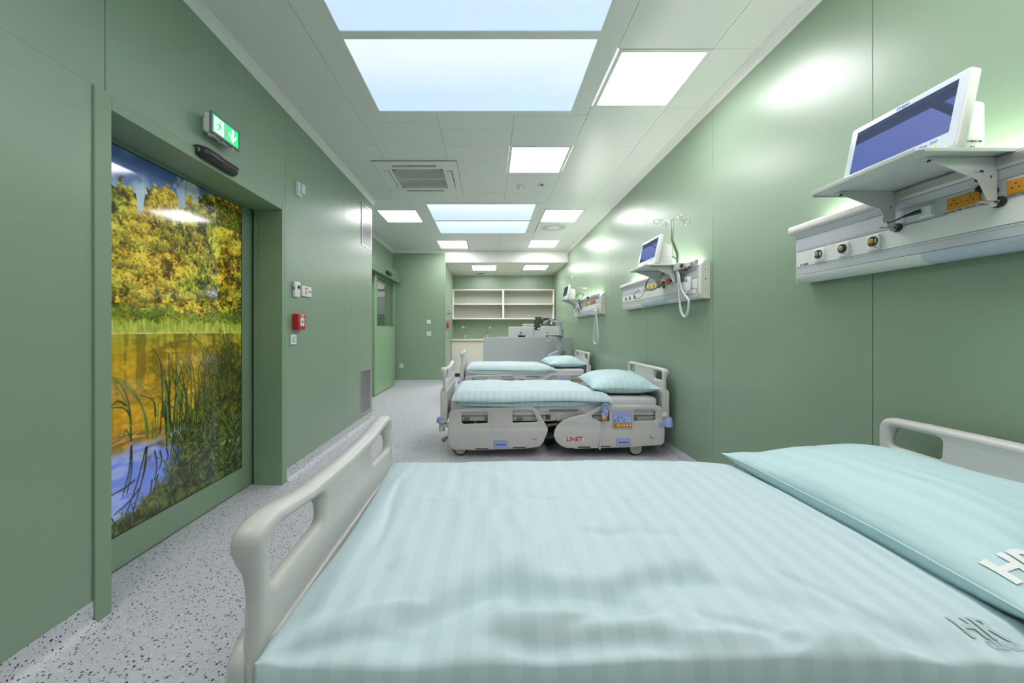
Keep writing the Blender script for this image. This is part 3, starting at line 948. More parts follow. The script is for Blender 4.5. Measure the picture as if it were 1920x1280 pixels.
# ---- second (far) sliding door
d2 = struct('door_2', loc=(-2.2, 7.7, 0))
lf = MB().box(-2.235, -2.175, 6.98, 8.46, .012, 1.335).box(-2.235, -2.175, 6.98, 7.10, 1.335, 2.42).box(-2.235, -2.175, 8.36, 8.46, 1.335, 2.42).box(-2.235, -2.175, 7.10, 8.36, 2.31, 2.42)
leaf2 = obj('leaf', lf, 'green_light', d2, bevel=.002)
obj('glass_pane', MB().box(-2.208, -2.200, 7.10, 8.36, 1.335, 2.31), 'glass', leaf2)
obj('glazing_bead', MB().box(-2.176, -2.170, 7.08, 8.38, 1.335, 1.35).box(-2.176, -2.170, 7.10, 7.115, 1.335, 2.31).box(-2.176, -2.170, 8.345, 8.36, 1.335, 2.31), 'green_frame', leaf2)
obj('bottom_seal', MB().box(-2.23, -2.18, 6.98, 8.46, .002, .012), 'rubber', leaf2)
obj('jamb', MB().box(XJ - .12, XJ + .01, 8.36, 8.44, 0, 2.34), 'green_frame', d2)
obj('jamb', MB().box(XJ - .12, XJ + .01, 6.90, 6.98, 0, 2.34), 'green_frame', d2)
hs = obj('track_housing', MB().box(XJ, -2.06, 5.9, 8.52, 2.335, 2.585), 'green_dark', d2, bevel=.008)
obj('motion_sensor', MB().prism(round_poly([(-2.06, 2.38), (-2.015, 2.385), (-2.00, 2.41), (-2.01, 2.44), (-2.06, 2.45)], .01, 3), 'y', 7.35, 7.62), 'black', hs, bevel=.006)

# corridor behind the second door
struct('wall_corridor', MB().box(-4.6, XJ - .12, 9.6, 9.7, 2.12, 3.0), 'beige')
obj('lower_panel', MB().box(-4.6, XJ - .12, 9.6, 9.7, 0, 1.68), 'green_dark', bpy.data.objects['wall_corridor'])
obj('glazed_panel', MB().box(-4.6, XJ - .12, 9.61, 9.7, 1.68, 2.12), 'bluepane', bpy.data.objects['wall_corridor'])
obj('door_closer', MB().box(-2.92, -2.72, 9.52, 9.6, 2.32, 2.38), 'grille', bpy.data.objects['wall_corridor'], bevel=.004)
struct('wall_corridor_side', MB().box(-4.7, -4.6, 5.0, 9.7, 0, 3.0).box(-4.6, XJ - .12, 5.0, 5.1, 0, 3.0), 'beige')
struct('ceiling_corridor', MB().box(-4.7, XJ - .12, 5.0, 9.7, 3.0, 3.1), 'ceil')
luminaire(-3.9, -3.3, 6.2, 6.8, 2.996, 'unseen square light added to brighten the corridor, nearer one')  # corridor lights are unseen, added to brighten what shows through the glass
luminaire(-3.4, -2.8, 8.2, 8.8, 2.996, 'unseen square light added to brighten the corridor behind the far sliding door')
# ================================================================== CEILING FITTINGS
# air-conditioning cassette
ac = thing('air_conditioner', 'square white ceiling cassette air conditioner with slatted grille', 'air conditioner', (-.83, 4.52, H))
ax0, ax1, ay0, ay1 = -1.30, -.363, 4.045, 4.99
zc = H - .012
cell = MB()
slots = [(-1.10, -.60, 4.13, 4.18), (-1.10, -.60, 4.86, 4.905), (-1.225, -1.17, 4.27, 4.77), (-.49, -.435, 4.27, 4.77)]
gx0, gx1, gy0, gy1 = -1.13, -.535, 4.235, 4.80
rs = [(ax0, ax1, ay0, ay1)]
for op in slots + [(gx0, gx1, gy0, gy1)]:
    rs = [q for r in rs for q in subtract(r, op)]
for (a, b, c, d) in rs:
    cell.box(a, b, c, d, zc, zc + .03)
obj('fascia', cell, 'white', ac)
obj('fascia_edge', MB().prism([(ax0 - .006, zc + .006), (ax0, zc), (ax0, zc + .02), (ax0 - .006, zc + .02)], 'y', ay0, ay1)
    .box(ax1, ax1 + .006, ay0, ay1, zc + .003, zc + .02).box(ax0, ax1, ay0 - .006, ay0, zc + .003, zc + .02).box(ax0, ax1, ay1, ay1 + .006, zc + .003, zc + .02), 'grille', ac)
obj('inner_box', MB().box(ax0 + .01, ax1 - .01, ay0 + .01, ay1 - .01, zc + .055, zc + .075), 'rubber', ac)
for s_ in slots:
    if s_[2] in (4.13, 4.86):
        obj('air_flap', MB().box(s_[0] + .004, s_[1] - .004, s_[2] + .006, s_[3] - .006, zc + .03, zc + .034), 'bed_grey', ac)
    else:
        fl = MB().prism([(s_[0] + .002, zc - .004), (s_[1] - .010, zc + .004), (s_[1] - .010, zc + .009), (s_[0] + .002, zc + .001)], 'y', s_[2] + .012, s_[3] - .012)
        obj('air_flap', fl, 'white', ac)
n = 38
for k in range(n):
    x = gx0 + (k + .5) * (gx1 - gx0) / n
    cut = max(0, .055 - min(x - gx0, gx1 - x)) * .9
    obj('grille_slat', MB().box(x - .0032, x + .0032, gy0 + cut, gy1 - cut, zc, zc + .014), 'white', ac)
obj('grille_bar', MB().box(gx0, gx1, 4.512, 4.522, zc - .001, zc + .006), 'white', ac)

# round swirl diffuser in its square plate
sw = thing('swirl_air_outlet', 'square white ceiling plate with a ring of radial air slots', 'air vent', (1.16, 6.67, H))
pl = MB().box(.862, 1.458, 6.372, 6.968, H - .003, H + .03)
obj('plate', pl, 'ceil', sw, bevel=.001)
for k in range(28):
    a = 2 * math.pi * k / 28
    r0, r1 = (.12, .225)
    c, s_ = math.cos(a), math.sin(a)
    d = .0032
    pts = [(1.16 + r0 * c - d * s_, 6.67 + r0 * s_ + d * c), (1.16 + r0 * c + d * s_, 6.67 + r0 * s_ - d * c),
           (1.16 + r1 * math.cos(a + .08) + d * s_, 6.67 + r1 * math.sin(a + .08) - d * c), (1.16 + r1 * math.cos(a + .08) - d * s_, 6.67 + r1 * math.sin(a + .08) + d * c)]
    obj('air_slot', MB().prism(pts, 'z', H - .0042, H - .0028), 'rubber', sw)

sd = thing('smoke_detector', 'round white ceiling smoke detector right of the air conditioner', 'smoke detector', (.41, 4.74, H))
obj('base', MB().lathe((.41, 4.74, H), (0, 0, -1), [(0, .052), (.014, .052), (.018, .046)]), 'white', sd)
obj('sensor_head', MB().lathe((.41, 4.74, H - .018), (0, 0, -1), [(0, .030), (.010, .030), (.020, .036), (.032, .034), (.040, .022)]), 'white', sd)
for k in range(6):
    a = k * math.pi / 3
    obj('vent_slot', MB().box(.41 + .033 * math.cos(a) - .006, .41 + .033 * math.cos(a) + .006, 4.74 + .033 * math.sin(a) - .006, 4.74 + .033 * math.sin(a) + .006, H - .044, H - .036), 'rubber', sd)
ind = thing('detector_indicator_lamp', 'small white ceiling box with dark red window beside smoke detector', 'indicator', (.655, 4.72, H))
obj('housing', MB().box(.615, .695, 4.68, 4.755, H - .022, H), 'white', ind, bevel=.008, seg=3)
obj('red_lens', MB().box(.645, .69, 4.675, 4.70, H - .023, H - .012), 'red', ind, bevel=.002)

cam2 = thing('flush_ceiling_slot', 'thin dark slot beside the left light of the alcove ceiling', 'vent', (-.235, 10.28, HA))
obj('slot', MB().box(-.33, -.14, 10.25, 10.31, HA - .004, HA), 'bed_dark', cam2)

# ================================================================== LEFT WALL FITTINGS
def wx(px, X=XL):  # depth of a point on a plane x = X
    return X * F / (px - VX)

# exit sign
ex = thing('exit_sign', 'lit green and white emergency exit sign over the lake-print door', 'exit sign', (XL, 2.26, 2.40))
sx = XL + .078
obj('mount', MB().box(XL, XL + .035, 2.16, 2.36, 2.425, 2.50), 'white', ex, bevel=.003)
obj('housing', MB().box(XL + .03, sx - .006, 2.135, 2.355, 2.402, 2.518), 'white', ex, bevel=.005)
fr = MB()
for (a, b, c, d) in ((2.125, 2.365, 2.512, 2.522), (2.125, 2.365, 2.398, 2.408), (2.125, 2.134, 2.408, 2.512), (2.356, 2.365, 2.408, 2.512)):
    fr.box(sx - .012, sx + .003, a, b, c, d)
obj('frame', fr, 'bed_grey', ex)
obj('left_pictogram', MB().box(sx - .008, sx, 2.136, 2.243, 2.410, 2.510), 'sign_g', ex)
obj('right_pictogram', MB().box(sx - .008, sx, 2.250, 2.354, 2.410, 2.510), 'sign_g', ex)
obj('divider', MB().box(sx - .008, sx + .001, 2.243, 2.250, 2.410, 2.510), 'white', ex)
def sgn(name, polys):
    mb = MB()
    for p in polys: mb.prism(p, 'x', sx + .0002, sx + .0010)
    return mb
# white doorway with running figure cut out of it in green
obj('doorway', sgn('d', [[(2.150, 2.416), (2.225, 2.416), (2.225, 2.502), (2.150, 2.502)]]), 'sign_w', ex)
run = MB()
def rp(p): run.prism(p, 'x', sx + .0011, sx + .0018)
rp([(2.196 + .008 * math.cos(a * math.pi / 5), 2.488 + .008 * math.sin(a * math.pi / 5)) for a in range(10)])
rp([(2.178, 2.472), (2.196, 2.478), (2.204, 2.470), (2.196, 2.446), (2.182, 2.446)])
rp([(2.180, 2.474), (2.164, 2.462), (2.162, 2.450), (2.167, 2.450), (2.170, 2.460), (2.182, 2.467)])
rp([(2.200, 2.472), (2.210, 2.460), (2.222, 2.462), (2.222, 2.457), (2.208, 2.453), (2.196, 2.464)])
rp([(2.182, 2.448), (2.172, 2.436), (2.156, 2.436), (2.156, 2.430), (2.176, 2.429), (2.190, 2.443)])
rp([(2.188, 2.448), (2.203, 2.434), (2.196, 2.419), (2.202, 2.418), (2.211, 2.435), (2.197, 2.450)])
obj('running_figure', run, 'sign_g', ex)
obj('arrow', sgn('a', [[(2.294, 2.500), (2.310, 2.500), (2.310, 2.452), (2.294, 2.452)],
                       [(2.302, 2.420), (2.334, 2.458), (2.334, 2.476), (2.302, 2.440)], [(2.302, 2.440), (2.270, 2.476), (2.270, 2.458), (2.302, 2.420)]]), 'sign_w', ex)
for k, y in enumerate((2.165, 2.24, 2.32)):
    obj('latch_tab', MB().box(XL + .035, sx - .01, y - .012, y + .012, 2.392, 2.403), 'white', ex, bevel=.002)

sn = thing('door_motion_sensor', 'black bar-shaped motion sensor under the green exit sign', 'sensor', (XL, 2.25, 2.245))
prof = round_poly([(XL, 2.25), (XL + .045, 2.25), (XL + .068, 2.268), (XL + .066, 2.300), (XL + .045, 2.315), (XL, 2.315)], .010, 3)
def lofted(mb, prof, axis_pts):
    # axis_pts: list of (y, scale) scaling the profile about its wall midpoint
    cx = XL; cz = 2.2825
    n = len(prof); vs = []; fs = []
    for (y, s) in axis_pts:
        for p in prof: vs.append((cx + (p[0] - cx) * s, y, cz + (p[1] - cz) * (1 - (1 - s) * .35)))
    for i in range(len(axis_pts) - 1):
        for k in range(n):
            k2 = (k + 1) % n
            fs.append((i * n + k, i * n + k2, (i + 1) * n + k2, (i + 1) * n + k))
    fs.append(tuple(range(n))); fs.append(tuple((len(axis_pts) - 1) * n + k for k in range(n))[::-1])
    return mb.add(vs, fs)
obj('housing', lofted(MB(), prof, [(2.095, .35), (2.10, .55), (2.135, .95), (2.15, 1), (2.36, 1), (2.385, .9), (2.41, .5), (2.414, .3)]), 'black', sn)
obj('trim_line', MB().box(XL + .062, XL + .0685, 2.23, 2.385, 2.2945, 2.2975), 'steel', sn)

pir = thing('room_motion_detector', 'small white motion detector high on the left wall beside the door frame', 'sensor', (XL, 3.23, 2.43))
obj('base', MB().prism([(XL, 2.43), (XL + .012, 2.43), (XL + .03, 2.45), (XL + .03, 2.54), (XL + .012, 2.55), (XL, 2.55)], 'y', 3.195, 3.275), 'white', pir, bevel=.003)
obj('lens', MB().prism(round_poly([(XL + .012, 3.21), (XL + .055, 3.215), (XL + .06, 3.25), (XL + .02, 3.272)], .012, 4), 'z', 2.448, 2.528), 'bezel', pir, bevel=.003)

th = thing('thermostat', 'white wall thermostat with small dark display, left of the touch panel', 'thermostat', (XL, 3.19, 1.54))
obj('housing', MB().box(XL, XL + .026, 3.145, 3.232, 1.54, 1.672), 'white', th, bevel=.006, seg=3)
obj('display', MB().box(XL + .026, XL + .0268, 3.182, 3.218, 1.612, 1.642), 'screen_dark', th)
obj('dial', MB().box(XL + .004, XL + .022, 3.139, 3.146, 1.60, 1.625), 'bed_grey', th, bevel=.001)

tp = thing('touch_control_panel', 'white wall control panel with small coloured keys beside the thermostat', 'control panel', (XL, 3.36, 1.555))
obj('housing', MB().box(XL, XL + .022, 3.275, 3.445, 1.557, 1.652), 'white', tp, bevel=.007, seg=3)
for i, (cy, cz, c) in enumerate(((3.330, 1.630, 'orange'), (3.352, 1.630, 'orange_r'), (3.330, 1.608, 'blue'), (3.352, 1.608, 'yellow'), (3.330, 1.586, 'red'), (3.352, 1.586, 'blue'))):
    obj('key', MB().box(XL + .022, XL + .0236, cy - .008, cy + .008, cz - .008, cz + .008), c, tp)
obj('slider', MB().box(XL + .022, XL + .0235, 3.385, 3.43, 1.60, 1.612), 'bed_grey', tp)

def call_point(X, y, z, sgn_, label):
    fa = thing('fire_alarm_call_point', label, 'fire alarm', (X, y, z - .07))
    s = sgn_
    obj('housing', MB().box(min(X, X + .055 * s), max(X, X + .055 * s), y - .062, y + .062, z - .07, z + .07), 'red', fa, bevel=.01, seg=3)
    def bx(a, b, y0, y1, z0, z1): return MB().box(min(X + a * s, X + b * s), max(X + a * s, X + b * s), y0, y1, z0, z1)
    obj('glass_plate', bx(.055, .0565, y - .030, y + .034, z - .036, z + .036), 'white', fa)
    obj('push_mark', bx(.0565, .0572, y - .005, y + .009, z - .012, z + .012).add([], []), 'rubber', fa)
    for dy, sg in ((-.022, 1), (.026, -1)):
        a_ = [(y + dy, z - .006), (y + dy, z + .006), (y + dy + .011 * sg, z)]
        obj('arrow_mark', MB().prism(a_, 'x', X + .0565 * s, X + .0572 * s), 'rubber', fa)
    obj('label_plate', bx(.055, .0562, y - .016, y + .02, z + .045, z + .058), 'white', fa)
    return fa
call_point(XL, 3.205, 1.325, 1, 'red fire alarm call point on the left wall below the thermostat')
def rocker(X, y, z, label, name='light_switch', sz=.085):
    t = thing(name, label, 'switch', (X, y, z - sz / 2))
    obj('cover', MB().box(X, X + .012, y - sz / 2, y + sz / 2, z - sz / 2, z + sz / 2), 'white', t, bevel=.003)
    obj('ring', MB().lathe((X + .012, y, z), (1, 0, 0), [(0, .025), (.001, .025), (.0015, .023)]), 'shelfback', t)
    obj('button', MB().lathe((X + .012, y, z), (1, 0, 0), [(0, .014), (.004, .014), (.005, .012)]), 'white', t)
    return t
rocker(XL, 3.150, 1.172, 'white square push switch below the red call point on left wall')

def grille(y0, y1, z0, z1, label):
    g = thing('wall_vent_grille', label, 'vent', (XL, (y0 + y1) / 2, z0))
    f = .022
    obj('frame', MB().box(XL, XL + .006, y0, y0 + f, z0, z1).box(XL, XL + .006, y1 - f, y1, z0, z1).box(XL, XL + .006, y0 + f, y1 - f, z0, z0 + f).box(XL, XL + .006, y0 + f, y1 - f, z1 - f, z1), 'grille', g)
    obj('dark_backing', MB().box(XL, XL + .001, y0 + f, y1 - f, z0 + f, z1 - f), 'rubber', g)
    lat = MB()
    ny = int((y1 - y0 - 2 * f) / .0165); nz = int((z1 - z0 - 2 * f) / .0165)
    for k in range(1, ny):
        y = y0 + f + k * (y1 - y0 - 2 * f) / ny
        lat.box(XL + .001, XL + .004, y - .0022, y + .0022, z0 + f, z1 - f)
    for k in range(1, nz):
        z = z0 + f + k * (z1 - z0 - 2 * f) / nz
        lat.box(XL + .001, XL + .0045, y0 + f, y1 - f, z - .0022, z + .0022)
    o = obj('lattice', lat, 'grille', g)
    o['kind'] = 'stuff'
    return g
grille(4.84, 5.235, 2.386, 2.95, 'tall metal air grille high at the far end of left wall')
grille(4.80, 5.215, .137, .73, 'tall metal air grille low at the far end of left wall')

# end wall sockets
def plate_y(x, z, sz, name, label, cat, kind):
    t = thing(name, label, cat, (x, YW, z - sz / 2))
    h = sz / 2
    obj('cover', MB().box(x - h, x + h, YW - .010, YW, z - h, z + h), 'white', t, bevel=.003)
    if kind == 'switch':
        obj('rocker', MB().box(x - h * .62, x + h * .62, YW - .015, YW - .010, z - h * .62, z + h * .62), 'white', t, bevel=.002)
        obj('mark', MB().box(x - .003, x + .003, YW - .0158, YW - .015, z - .018, z + .018).box(x - .018, x + .018, YW - .0158, YW - .015, z - .003, z + .003), 'bed_grey', t)
    else:
        obj('socket_well', MB().lathe((x, YW - .0135, z), (0, 1, 0), [(0, .026), (.003, .026), (.0032, .026)]), 'unit_band', t)
        obj('pin_hole', MB().cyl((x - .010, YW - .0145, z), (x - .010, YW - .0133, z), .005, 8), 'rubber', t)
        obj('pin_hole', MB().cyl((x + .010, YW - .0145, z), (x + .010, YW - .0133, z), .005, 8), 'rubber', t)
plate_y(-1.416, 1.457, .09, 'light_switch', 'white square wall switch on the green end wall, upper one', 'switch', 'switch')
plate_y(-1.413, 1.18, .098, 'wall_socket', 'white wall socket with grey well below the end wall switch', 'socket', 'socket')
plate_y(-2.055, .43, .088, 'wall_socket', 'white wall socket low on the end wall near the far door', 'socket', 'socket')

# alcove side wall
dsp = thing('wall_dispenser', 'small grey dispenser on the alcove side wall left of shelves', 'dispenser', (XA, 9.05, 1.67))
obj('housing', MB().box(XA, XA + .07, 8.98, 9.10, 1.67, 1.79), 'grille', dsp, bevel=.008, seg=3)
obj('front_window', MB().box(XA + .07, XA + .072, 9.0, 9.08, 1.70, 1.77), 'bed_grey', dsp)
obj('outlet', MB().box(XA + .02, XA + .09, 9.02, 9.08, 1.66, 1.675), 'bed_grey', dsp, bevel=.003)
call_point(XA, 8.86, 1.38, 1, 'red fire alarm call point on the alcove side wall')
rocker(XA, 8.82, 1.175, 'white square switch below the alcove fire alarm point')

# ================================================================== ALCOVE FURNITURE
def wall_shelf(x0, x1, label):
    y0, y1, z0, z1 = 10.17, YB, 1.571, 2.394
    t = thing('open_wall_cabinet', label, 'cabinet', ((x0 + x1) / 2, YB, z0), 'open shelf cabinets over the sinks')
    th = .022
    obj('side_panel', MB().box(x0, x0 + th, y0, y1, z0, z1), 'white_m', t, bevel=.001)
    obj('side_panel', MB().box(x1 - th, x1, y0, y1, z0, z1), 'white_m', t, bevel=.001)
    obj('top_panel', MB().box(x0 + th, x1 - th, y0, y1, z1 - th, z1), 'white_m', t, bevel=.001)
    obj('bottom_panel', MB().box(x0 + th, x1 - th, y0, y1, z0, z0 + th), 'white_m', t, bevel=.001)
    obj('shelf_board', MB().box(x0 + th, x1 - th, y0 + .012, y1 - .012, 1.975, 1.975 + th), 'white_m', t, bevel=.001)
    obj('back_panel', MB().box(x0 + th, x1 - th, y1 - .012, y1, z0 + th, z1 - th), 'shelfback', t)
wall_shelf(-1.018, .385, 'left half of the cream open wall shelves over the sinks')
wall_shelf(.387, 1.80, 'right half of the cream open wall shelves over the sinks')

# base cabinets with worktop
ys_ = 9.93
for i, (a, b) in enumerate(((XA + .003, -.60), (-.598, -.135), (-.133, .33), (.332, .80), (.802, 1.30), (1.302, XR - .002))):
    pos = ['under the left sink tap, against the side wall', 'right of the leftmost, under the worktop by the desk', 'behind the desk, under second tap', 'behind the desk, third from right', 'behind the desk, second from right', 'behind the desk, rightmost']
    t = thing('base_cabinet', 'cream sink base cabinet, ' + pos[i], 'cabinet', ((a + b) / 2, 10.2, 0), 'cream base cabinets')
    obj('body', MB().box(a, b, ys_ + .02, YB - .004, .10, .975), 'cupboard', t)
    dr = obj('door', MB().box(a + .0015, b - .0015, ys_, ys_ + .018, .10, .965), 'cupboard', t, bevel=.0015)
    obj('plinth', MB().box(a, b, ys_ + .05, YB - .004, 0, .10), 'bed_dark', t)
wt = obj('worktop', MB().box(XA + .001, XR - .001, ys_ - .03, YB, .975, 1.02), 'worktop', bevel=.004)
tag(wt, 'long cream worktop under the wall shelves', 'worktop')
def tap(x, y, dirx, label):
    t = thing('sink_tap', label, 'tap', (x, y, 1.02))
    obj('base', MB().lathe((x, y, 1.02), (0, 0, 1), [(0, .028), (.008, .028), (.012, .018), (.09, .018), (.10, .012)]), 'chrome', t)
    P = [(x, y, 1.11), (x, y, 1.27)]
    for k in range(13):
        a = math.pi * k / 12
        P.append((x + dirx * .045 * (1 - math.cos(a)), y - .03 * (1 - math.cos(a)), 1.30 + .055 * math.sin(a)))
    P.append((x + dirx * .092, y - .062, 1.25))
    obj('spout', MB().tube(P, .011, 10), 'chrome', t)
    obj('lever', MB().tube([(x + .01, y - .01, 1.10), (x + .075, y - .03, 1.115)], .006, 8), 'chrome', t)
tap(-.675, 10.22, -1, 'chrome gooseneck tap at left sink, beside the side wall')
tap(-.045, 10.22, 1, 'chrome gooseneck tap just left of the monitors')
bs = MB()
bas = obj('tray', MB().lathe((.37, 10.05, 1.02), (0, 0, 1), [(0, .10), (.006, .12), (.05, .19), (.054, .19), (.05, .18), (.012, .115)], 32), 'white')
tag(bas, 'shallow white dish on the worktop left of the monitors', 'dish')

# reception desk
dk = thing('nurse_desk', 'pale grey nurse desk with high front panel across the alcove', 'desk', (.85, 8.6, 0))
obj('front_panel', MB().box(-.136, XR - .004, 8.15, 8.175, .0, 1.105), 'desk', dk, bevel=.002)
obj('side_panel', MB().box(-.136, -.11, 8.176, 8.95, 0, 1.0), 'desk', dk, bevel=.002)
obj('desktop', MB().box(-.109, XR - .004, 8.176, 8.95, .73, .76), 'worktop', dk, bevel=.002)
obj('end_post', MB().box(XR - .20, XR - .197, 8.147, 8.15, .0, 1.104), 'seal_w', dk)

def desk_monitor(x, y, z, wdt, hgt, label, base=True):
    t = thing('computer_monitor', label, 'monitor', (x, y, .76))
    me = plate_mesh('shell', round_poly([(-wdt / 2, 0), (wdt / 2, 0), (wdt / 2, hgt), (-wdt / 2, hgt)], .012, 3), [], .035, .006,
                    lambda u, v, q: Vector((x + u, y + q + .00, z + v)))
    link_mesh('shell', me, 'mon_silver', t)
    obj('screen', MB().box(x - wdt / 2 + .012, x + wdt / 2 - .012, y + .0172, y + .0190, z + .012, z + hgt - .012), 'screen_dark', t)
    obj('stand', MB().box(x - .03, x + .03, y - .045, y - .018, .775, z + hgt * .5), 'steel', t, bevel=.006)
    obj('foot', MB().box(x - .13, x + .13, y - .10, y + .10, .76, .775), 'bed_grey', t, bevel=.004)
    return t
m1 = desk_monitor(.722, 8.45, .99, .565, .352, 'silver back of the left computer monitor on the nurse desk')
m2 = desk_monitor(1.322, 8.50, .99, .575, .36, 'silver back of right computer monitor behind the cart arm')
dock = obj('docking_box', MB().box(.64, .80, 8.20, 8.30, .76, 1.15), 'black', bevel=.006)
tag(dock, 'black upright box in front of the left computer monitor', 'computer')
for m_, x_ in ((m1, .722), (m2, 1.318)):
    text('logo', 'o', .02, 'bed_grey', m_, (x_, 8.431, 1.28), (1, 0, 0), (0, 0, 1))
    obj('pivot', MB().cyl((x_, 8.43, 1.20), (x_, 8.40, 1.20), .022, 16), 'steel', m_)

ch = thing('office_chair', 'grey-green office chair behind the left monitor, only backrest top showing', 'chair', (.98, 9.15, 0))
me = plate_mesh('backrest', round_poly([(-.22, .95), (.22, .95), (.24, 1.42), (-.20, 1.42)], .06, 6), [], .04, .015, lambda u, v, q: Vector((1.02 + u, 9.2 + q, v)))
link_mesh('backrest', me, 'chair', ch)
obj('seat', MB().box(.78, 1.24, 9.18, 9.62, .44, .50), 'chair', ch, bevel=.02, seg=3)
obj('back_bracket', MB().box(.98, 1.06, 9.22, 9.25, .47, 1.0), 'bed_grey', ch, bevel=.005)
obj('column', MB().cyl((1.01, 9.4, .1), (1.01, 9.4, .44), .028), 'steel', ch)
for k in range(5):
    a = k * 2 * math.pi / 5 + .3
    ex_, ey_ = 1.01 + .28 * math.cos(a), 9.4 + .28 * math.sin(a)
    lg = obj('leg', MB().tube([(1.01, 9.4, .11), (ex_, ey_, .075)], [.022, .014], 8), 'bed_grey', ch)
    obj('castor', MB().cyl((ex_, ey_ - .018, .028), (ex_, ey_ + .018, .028), .028, 14), 'rubber', lg)

# ================================================================== DEVICE CART
ct = thing('equipment_cart', 'pale blue-grey column cart with jointed arm and green mounting plate', 'cart', (1.46, 7.72, 0))
cy_ = 7.72
def cp(px, py, y=None):  # picture point on the cart's depth
    y = cy_ if y is None else y
    return Vector(((px - VX) * y / F, y, HC - (py - VY) * y / F))
xk = cp(1048.6, 0).x
obj('column', MB().box(xk - .045, xk + .040, cy_ - .035, cy_ + .035, .14, cp(0, 629.5).z), 'cart', ct, bevel=.012, seg=3)
for k in range(4):
    a = math.pi / 4 + k * math.pi / 2
    ex_, ey_ = xk + .30 * math.cos(a), cy_ + .22 * math.sin(a)
    lg = obj('leg', MB().tube([(xk, cy_, .13), (ex_, ey_, .10)], [.035, .022], 8), 'cart', ct)
    obj('castor', MB().cyl((ex_, ey_ - .015, .05), (ex_, ey_ + .015, .05), .05, 18), 'rubber', lg)
a0, a1 = cp(1026.5, 629), cp(1053, 629)
obj('top_shelf', MB().box(a0.x, a1.x, cy_ - .14, cy_ + .14, cp(0, 629).z, cp(0, 626.8).z), 'cart', ct, bevel=.006)
obj('shelf_underside', MB().prism([(a0.x + .02, cp(0, 629).z), (a1.x, cp(0, 629).z), (a1.x, cp(0, 633).z), (a0.x + .16, cp(0, 631).z)], 'y', cy_ - .10, cy_ + .10), 'bed_grey', ct)
q0, q1 = cp(1026.6, 628), cp(1026.6, 621)
obj('grip_post', MB().cyl((q0.x, cy_ - .12, q0.z), (q1.x, cy_ - .12, q1.z), .014, 12), 'cart', ct)
obj('handle', MB().tube([cp(1030, 630, cy_ - .1), cp(1027, 635, cy_ - .1), cp(1022, 638.4, cy_ - .1), cp(1027.5, 640.5, cy_ - .1), cp(1032.5, 639, cy_ - .1), cp(1035.5, 633, cy_ - .1), cp(1036, 630, cy_ - .1)],
                       [.008, .010, .012, .016, .014, .012, .010], 10), 'cart', ct)
obj('lower_tray', MB().prism([(cp(1027.5, 665).x, cp(0, 666).z), (cp(1044, 658).x, cp(0, 657.5).z), (cp(1046, 658).x, cp(0, 657.5).z), (cp(1046, 666).x, cp(0, 666).z)], 'y', cy_ - .12, cy_ + .12), 'cart', ct, bevel=.006)
obj('side_box', MB().box(cp(1053, 0).x, cp(1059.5, 0).x, cy_ - .08, cy_ + .08, .56, cp(0, 657.5).z), 'bed_grey', ct, bevel=.006)
# arm
k0, k1 = cp(1052.6, 629), cp(1050.6, 604)
obj('upright', MB().tube([k0, k1], [.024, .022], 14), 'cart', ct)
obj('elbow_joint', MB().lathe((k1.x, cy_, k1.z - .03), (0, 0, 1), [(0, .026), (.006, .036), (.045, .038), (.052, .028)], 20), 'cart', ct)
obj('arm', MB().tube([cp(1050, 606), cp(1044, 603.5), cp(1034.5, 601.5)], [.020, .022, .020], 12), 'cart', ct)
obj('shoulder_joint', MB().prism([(cp(1029, 0).x, cp(0, 594).z), (cp(1031, 0).x, cp(0, 592).z), (cp(1034.5, 0).x, cp(0, 593.5).z), (cp(1036, 0).x, cp(0, 602).z),
                                     (cp(1035, 0).x, cp(0, 607).z), (cp(1032.5, 0).x, cp(0, 603).z), (cp(1031, 0).x, cp(0, 597).z)], 'y', cy_ - .035, cy_ + .02), 'cart', ct, bevel=.005)
obj('knob', MB().lathe(cp(1034.2, 606.5, cy_ - .02), (0, -1, 0), [(0, .024), (.02, .024), (.024, .010), (.026, .010)], 16), 'chrome', ct)
obj('upper_arm', MB().tube([cp(1031, 596, cy_ - .02), cp(1026, 601, cy_ - .05), cp(1019, 606.5, cy_ - .07)], [.018, .024, .018], 12), 'cart', ct)
obj('linkage', MB().tube([cp(1029, 597, cy_ - .05), cp(1022, 598, cy_ - .08), cp(1015, 597, cy_ - .09)], [.016, .022, .014], 10), 'rubber', ct)
o2 = [cp(x, y) for x, y in ((1001.5, 594.8), (1004, 594), (1015.5, 594), (1017.5, 596), (1016.5, 601), (1016.2, 609), (1013.5, 612), (1009, 613.8), (1004, 613.8), (999, 612), (999.8, 604), (1000.5, 599))]
me = plate_mesh('mounting_plate', [(p.x, p.z) for p in o2], [], .022, .004, lambda u, v, q: Vector((u, cy_ - .10 + q, v)))
mp = link_mesh('mounting_plate', me, 'green_dark', ct)
mp['label'] = 'dark green four-hole mounting plate'
mp.data.materials[0] = pbr('dark_green_plate', (0.045, 0.065, 0.045, 1), rough=.4)
for (x, y) in ((1001.6, 598.2), (1015.3, 597.2), (999.6, 609.4), (1012.6, 609.2)):
    p = cp(x, y)
    obj('screw_cap', MB().lathe((p.x, cy_ - .111, p.z), (0, -1, 0), [(0, .015), (.004, .014), (.006, .008)], 14), 'white', ct)
obj('plate_bracket', MB().box(cp(1001.5, 0).x, cp(1010.5, 0).x, cy_ - .11, cy_ - .05, cp(0, 619).z, cp(0, 613.5).z), 'rubber', ct, bevel=.004)
obj('bracket_clip', MB().box(cp(1006, 0).x, cp(1009.5, 0).x, cy_ - .125, cy_ - .105, cp(0, 617.6).z, cp(0, 615).z), 'white', ct, bevel=.003)
obj('thin_rod', MB().tube([cp(1055.3, 630), cp(1055.0, 617)], [.009, .009], 8), 'green_dark', ct)
